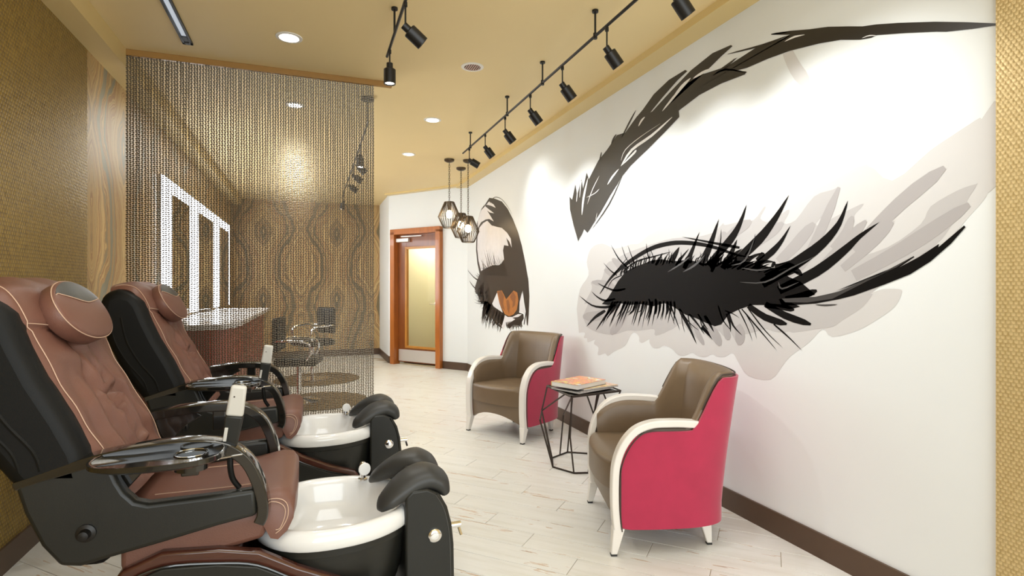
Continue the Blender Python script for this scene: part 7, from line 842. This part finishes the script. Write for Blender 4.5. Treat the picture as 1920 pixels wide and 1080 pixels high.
    sc_.ring(rings).build('seat_cushion', M['leather'], t, angle=60)
    for yy in (-.13, .13):
        MB().tube([V(x, yy + .02 * math.sin(x * 8), .545 + .012 * ((x + .5) / .3)) for x in [-.50 + .3 * k / 12 for k in range(13)]], .0018, n=5).build('stitching', M['stitch'], t)
    for s in (-1, 1):
        for dd in (0, .012):
            MB().tube(cr([V(-.17 + dd, s * .2725, .532), V(-.11, s * .2735, .538 - dd), V(-.078 - dd * .6, s * .2735, .518 - dd), V(-.074 - dd * .8, s * .2735, .475), V(-.092 - dd * .5, s * .2735, .437), V(-.112, s * .2735, .42 + dd)], 5), .0016, n=5).build('stitching', M['stitch'], t)
    # arms: glossy black bows
    arm = cr([(-.80, 0, .682), (-.70, 0, .712), (-.58, 0, .742), (-.44, 0, .757), (-.33, 0, .756), (-.255, 0, .738), (-.20, 0, .695), (-.168, 0, .635), (-.148, 0, .565), (-.146, 0, .51), (-.158, 0, .48)], 5)
    for s in (-1, 1):
        rings = []
        for k, p in enumerate(arm):
            a, b = arm[max(0, k - 1)], arm[min(len(arm) - 1, k + 1)]
            d = (b - a).normalized(); nn = Vector((-d.z, 0, d.x)); th = .013 + .007 * smooth(0, 10, k); y0, y1 = s * .262, s * .336
            rings.append([Vector(V(p.x, y0, p.z)) + nn * th * .7, Vector(V(p.x, (y0 + y1) / 2, p.z)) + nn * th, Vector(V(p.x, y1, p.z)) + nn * th * .7, Vector(V(p.x, y1, p.z)) - nn * th, Vector(V(p.x, y0, p.z)) - nn * th])
        am = MB().ring(rings).build('armrest', M['gloss'], t, bevel=.004, seg=2)
        MB().box(V(-.36, s * .30, .70), (.05, .03, .09)).build('arm_post', M['gloss'], am, bevel=.004)
        # inner filler under the arm at the back
        MB().prism(X([(-.60, .66), (-.59, .735), (-.45, .745), (-.42, .725), (-.48, .69), (-.54, .62)]), s * .272, s * .286, 'xz').build('arm_gusset', M['gloss'], am, bevel=.003)
    # swivel tray with cup well on the near arm
    tc = V(-.425, -.385, .748); a_, b_ = .178, .135; n = 56
    def out(k, r=1.0):
        a = 2 * PI * k / n; cx = math.copysign(abs(math.cos(a)) ** .75, math.cos(a)); sy = math.copysign(abs(math.sin(a)) ** .85, math.sin(a))
        return Vector((tc[0] + a_ * r * cx, tc[1] + b_ * r * sy * (.92 + .08 * cx), tc[2]))
    hc = Vector((tc[0] + .082, tc[1] + .002, tc[2])); hr_ = .042
    def hole(k, r, z): a = 2 * PI * k / n; return hc + Vector((r * math.cos(a), r * math.sin(a), z))
    # the plate: ring between outline and hole so the cup well is a real opening
    rg = [[out(k, .93) + Vector((0, 0, -.004)) for k in range(n)], [out(k, .97) + Vector((0, 0, .004)) for k in range(n)], [out(k, 1.0) + Vector((0, 0, .003)) for k in range(n)], [out(k, 1.0) + Vector((0, 0, -.010)) for k in range(n)], [out(k, .9) + Vector((0, 0, -.018)) for k in range(n)], [hole(k, hr_ + .004, -.018) for k in range(n)], [hole(k, hr_, -.004) for k in range(n)]]
    tray = MB().ring(rg, closed=True).build('tray', M['gloss'], t, angle=50)
    MB().lathe([(hr_ + .004, -.0045), (hr_ + .004, -.002), (hr_ - .001, -.002), (hr_ - .003, -.045), (.006, -.048), (.006, -.052), (hr_ + .004, -.050), (hr_ + .006, -.02)], c=hc, n=32).build('cup_holder', M['gloss'], tray)
    MB().tube([out(k, .955) + Vector((0, 0, .0025)) for k in range(n)], .0012, n=4, closed=True).build('tray_rim_line', M['chrome'], tray)
    MB().tube([hole(k, hr_ + .004, -.001) for k in range(n)], .0012, n=5, closed=True).build('cup_ring', M['chrome'], tray)
    MB().box((tc[0] - .01, tc[1] + .0, tc[2] - .028), (.05, .05, .018)).box((tc[0] + .035, tc[1] - .03, tc[2] - .026), (.035, .025, .014)).build('tray_pivot', M['black'], tray, bevel=.003)
    # remote control on a bracket
    lean = Matrix.Rotation(math.radians(9), 3, 'Y') @ Matrix.Rotation(math.radians(8), 3, 'X')
    rc = Vector(V(-.232, -.325, .835))
    def rb(z0, z1, w0, w1, th): 
        c0 = [(-w0, -th), (w0, -th), (w0, th), (-w0, th)]; c1 = [(-w1, -th), (w1, -th), (w1, th), (-w1, th)]
        return [[rc + lean @ Vector((x, y, z0)) for x, y in c0], [rc + lean @ Vector((x, y, z1)) for x, y in c1]]
    rem = MB().ring(rb(-.115, .005, .021, .027, .012)).build('remote_holder', M['char'], t, bevel=.005)
    MB().ring(rb(.004, .105, .0265, .023, .011)).build('remote_control', M['remote'], rem, bevel=.008, seg=3)
    MB().cyl(rc + lean @ Vector((-.008, -.0125, .070)), rc + lean @ Vector((-.008, -.0108, .070)), .0025, n=10).build('remote_button', M['piping'], rem)
    MB().box(rc + lean @ Vector((-.016, -.014, -.055)), (.010, .006, .045), m=lean).build('holder_clip', M['remote'], rem, bevel=.001)
    MB().tube(cr([rc + lean @ Vector((.004, .002, -.10)), rc + Vector((-.012, .0, -.15)), rc + Vector((-.006, .01, -.20)), rc + Vector((.012, .02, -.235))], 5), .009, n=8).build('holder_stem', M['charback'], rem)
    MB().cyl(rc + Vector((-.045, -.006, -.125)), rc + Vector((.025, -.006, -.12)), .006, n=8).ellipsoid(rc + Vector((-.046, -.006, -.125)), (.009, .009, .009), n=10, m=6).build('holder_knob', M['chrome'], rem)
    # foot bath
    xc, A_, B_ = .10, .300, .300; n = 56
    def ol(ins, z, k):
        a = 2 * PI * k / n; ca, sa = math.cos(a), math.sin(a)
        bb = (B_ - ins) * (1 - .10 * ca)
        return V(xc + (A_ - ins) * math.copysign(abs(ca) ** .9, ca), bb * math.copysign(abs(sa) ** .92, sa), z)
    lv = [(.004, .345), (-.002, .352), (-.004, .375), (.002, .397), (.014, .408), (.030, .410), (.044, .402), (.052, .385), (.065, .33), (.10, .26), (.16, .235), (.25, .23)]
    tub = MB().ring([[ol(i, z, k) for k in range(n)] for i, z in lv], cap0=False).build('foot_bath', M['porcelain'], t, angle=60)
    lv = [(.02, .352), (.012, .346), (.012, .318), (.020, .314), (.022, .300), (.035, .22), (.065, .12), (.10, .04), (.11, 0)]
    MB().ring([[ol(i, z, k) for k in range(n)] for i, z in lv], cap0=False).build('bath_shell', M['char'], t, angle=45)
    # control tower
    tw = [(.335, 0), (.335, .455), (.36, .478), (.42, .48), (.468, .455), (.498, .40), (.516, .33), (.524, .25), (.526, .12), (.522, 0)]
    tower = MB().prism(X(tw), -.205, .205, 'xz').build('control_tower', M['char'], t, bevel=.010, seg=3)
    for s in (-1, 1):
        MB().tube([V(p.x, s * .2045, p.z) for p in cr([(a - .016, 0, b) for a, b in tw[4:]], 4)], .0035, n=5).build('tower_trim', M['gloss'], tower)
    kb = MB().lathe([(.026, 0), (.026, .008), (.020, .013), (.012, .014)], c=V(.447, -.205, .300), axis=(0, -1, 0), n=24).build('jet_knob', M['chrome'], tower)
    MB().cyl(V(.522, -.14, .30), V(.566, -.14, .30), .013, n=14).cyl(V(.556, -.14, .30), V(.566, -.155, .262), .006, n=8).build('drain_lever', M['chrome'], tower)
    # footrest: two swept pads
    fr = MB().box(V(.425, 0, .486), (.12, .24, .035)).build('footrest_base', M['pad'], t, bevel=.012)
    for s in (-1, 1):
        sp = cr([(.243, s * .172, .408), (.268, s * .160, .432), (.315, s * .142, .462), (.372, s * .122, .490), (.430, s * .108, .500), (.478, s * .104, .480), (.500, s * .104, .445)], 5)
        ra = [(.014, .006), (.048, .026), (.066, .038), (.080, .046), (.094, .048), (.098, .042), (.092, .026)]
        rings = []
        for k, p in enumerate(sp):
            f = k / (len(sp) - 1) * 6; i = min(5, int(f)); g = f - i; wy = ra[i][0] * (1 - g) + ra[i + 1][0] * g; hz = ra[i][1] * (1 - g) + ra[i + 1][1] * g
            a, b = sp[max(0, k - 1)], sp[min(len(sp) - 1, k + 1)]; d = (b - a).normalized()
            sd = Vector((-d.y, d.x, 0)).normalized(); up = d.cross(sd); up = up if up.z > 0 else -up
            rings.append([Vector(V(*p)) + sd * wy * math.cos(q) + up * hz * math.copysign(abs(math.sin(q)) ** .8, math.sin(q)) for q in [2 * PI * j / 20 for j in range(20)]])
        MB().ring(rings).build('footrest_pad', M['pad'], t, angle=80)
    # spray head on the far rim
    fx, fy = .215, .205
    sh = MB().lathe([(.022, 0), (.022, .006), (.014, .010), (.012, .03)], c=V(fx, fy, .408), n=20).cyl(V(fx, fy, .43), V(fx - .004, fy, .468), .013, n=12).ellipsoid(V(fx, fy + .004, .462), (.017, .02, .024), n=14, m=8).build('spray_holder', M['chrome'], t)
    MB().lathe([(.026, 0), (.027, .006), (.024, .011), (.008, .012)], c=V(fx + .004, fy - .016, .458), axis=(.25, -1, .1), n=22).build('spray_face', M['porcelain'], sh)
    return t
s1_ = make_spa(2.30, 'nearest brown leather pedicure spa chair with white foot bath, in the left foreground')
s2_ = copy_tree(s1_); s2_.location = (-.2, 3.62, 0)
s2_['label'] = 'farther brown leather pedicure spa chair standing next to the bead curtain'
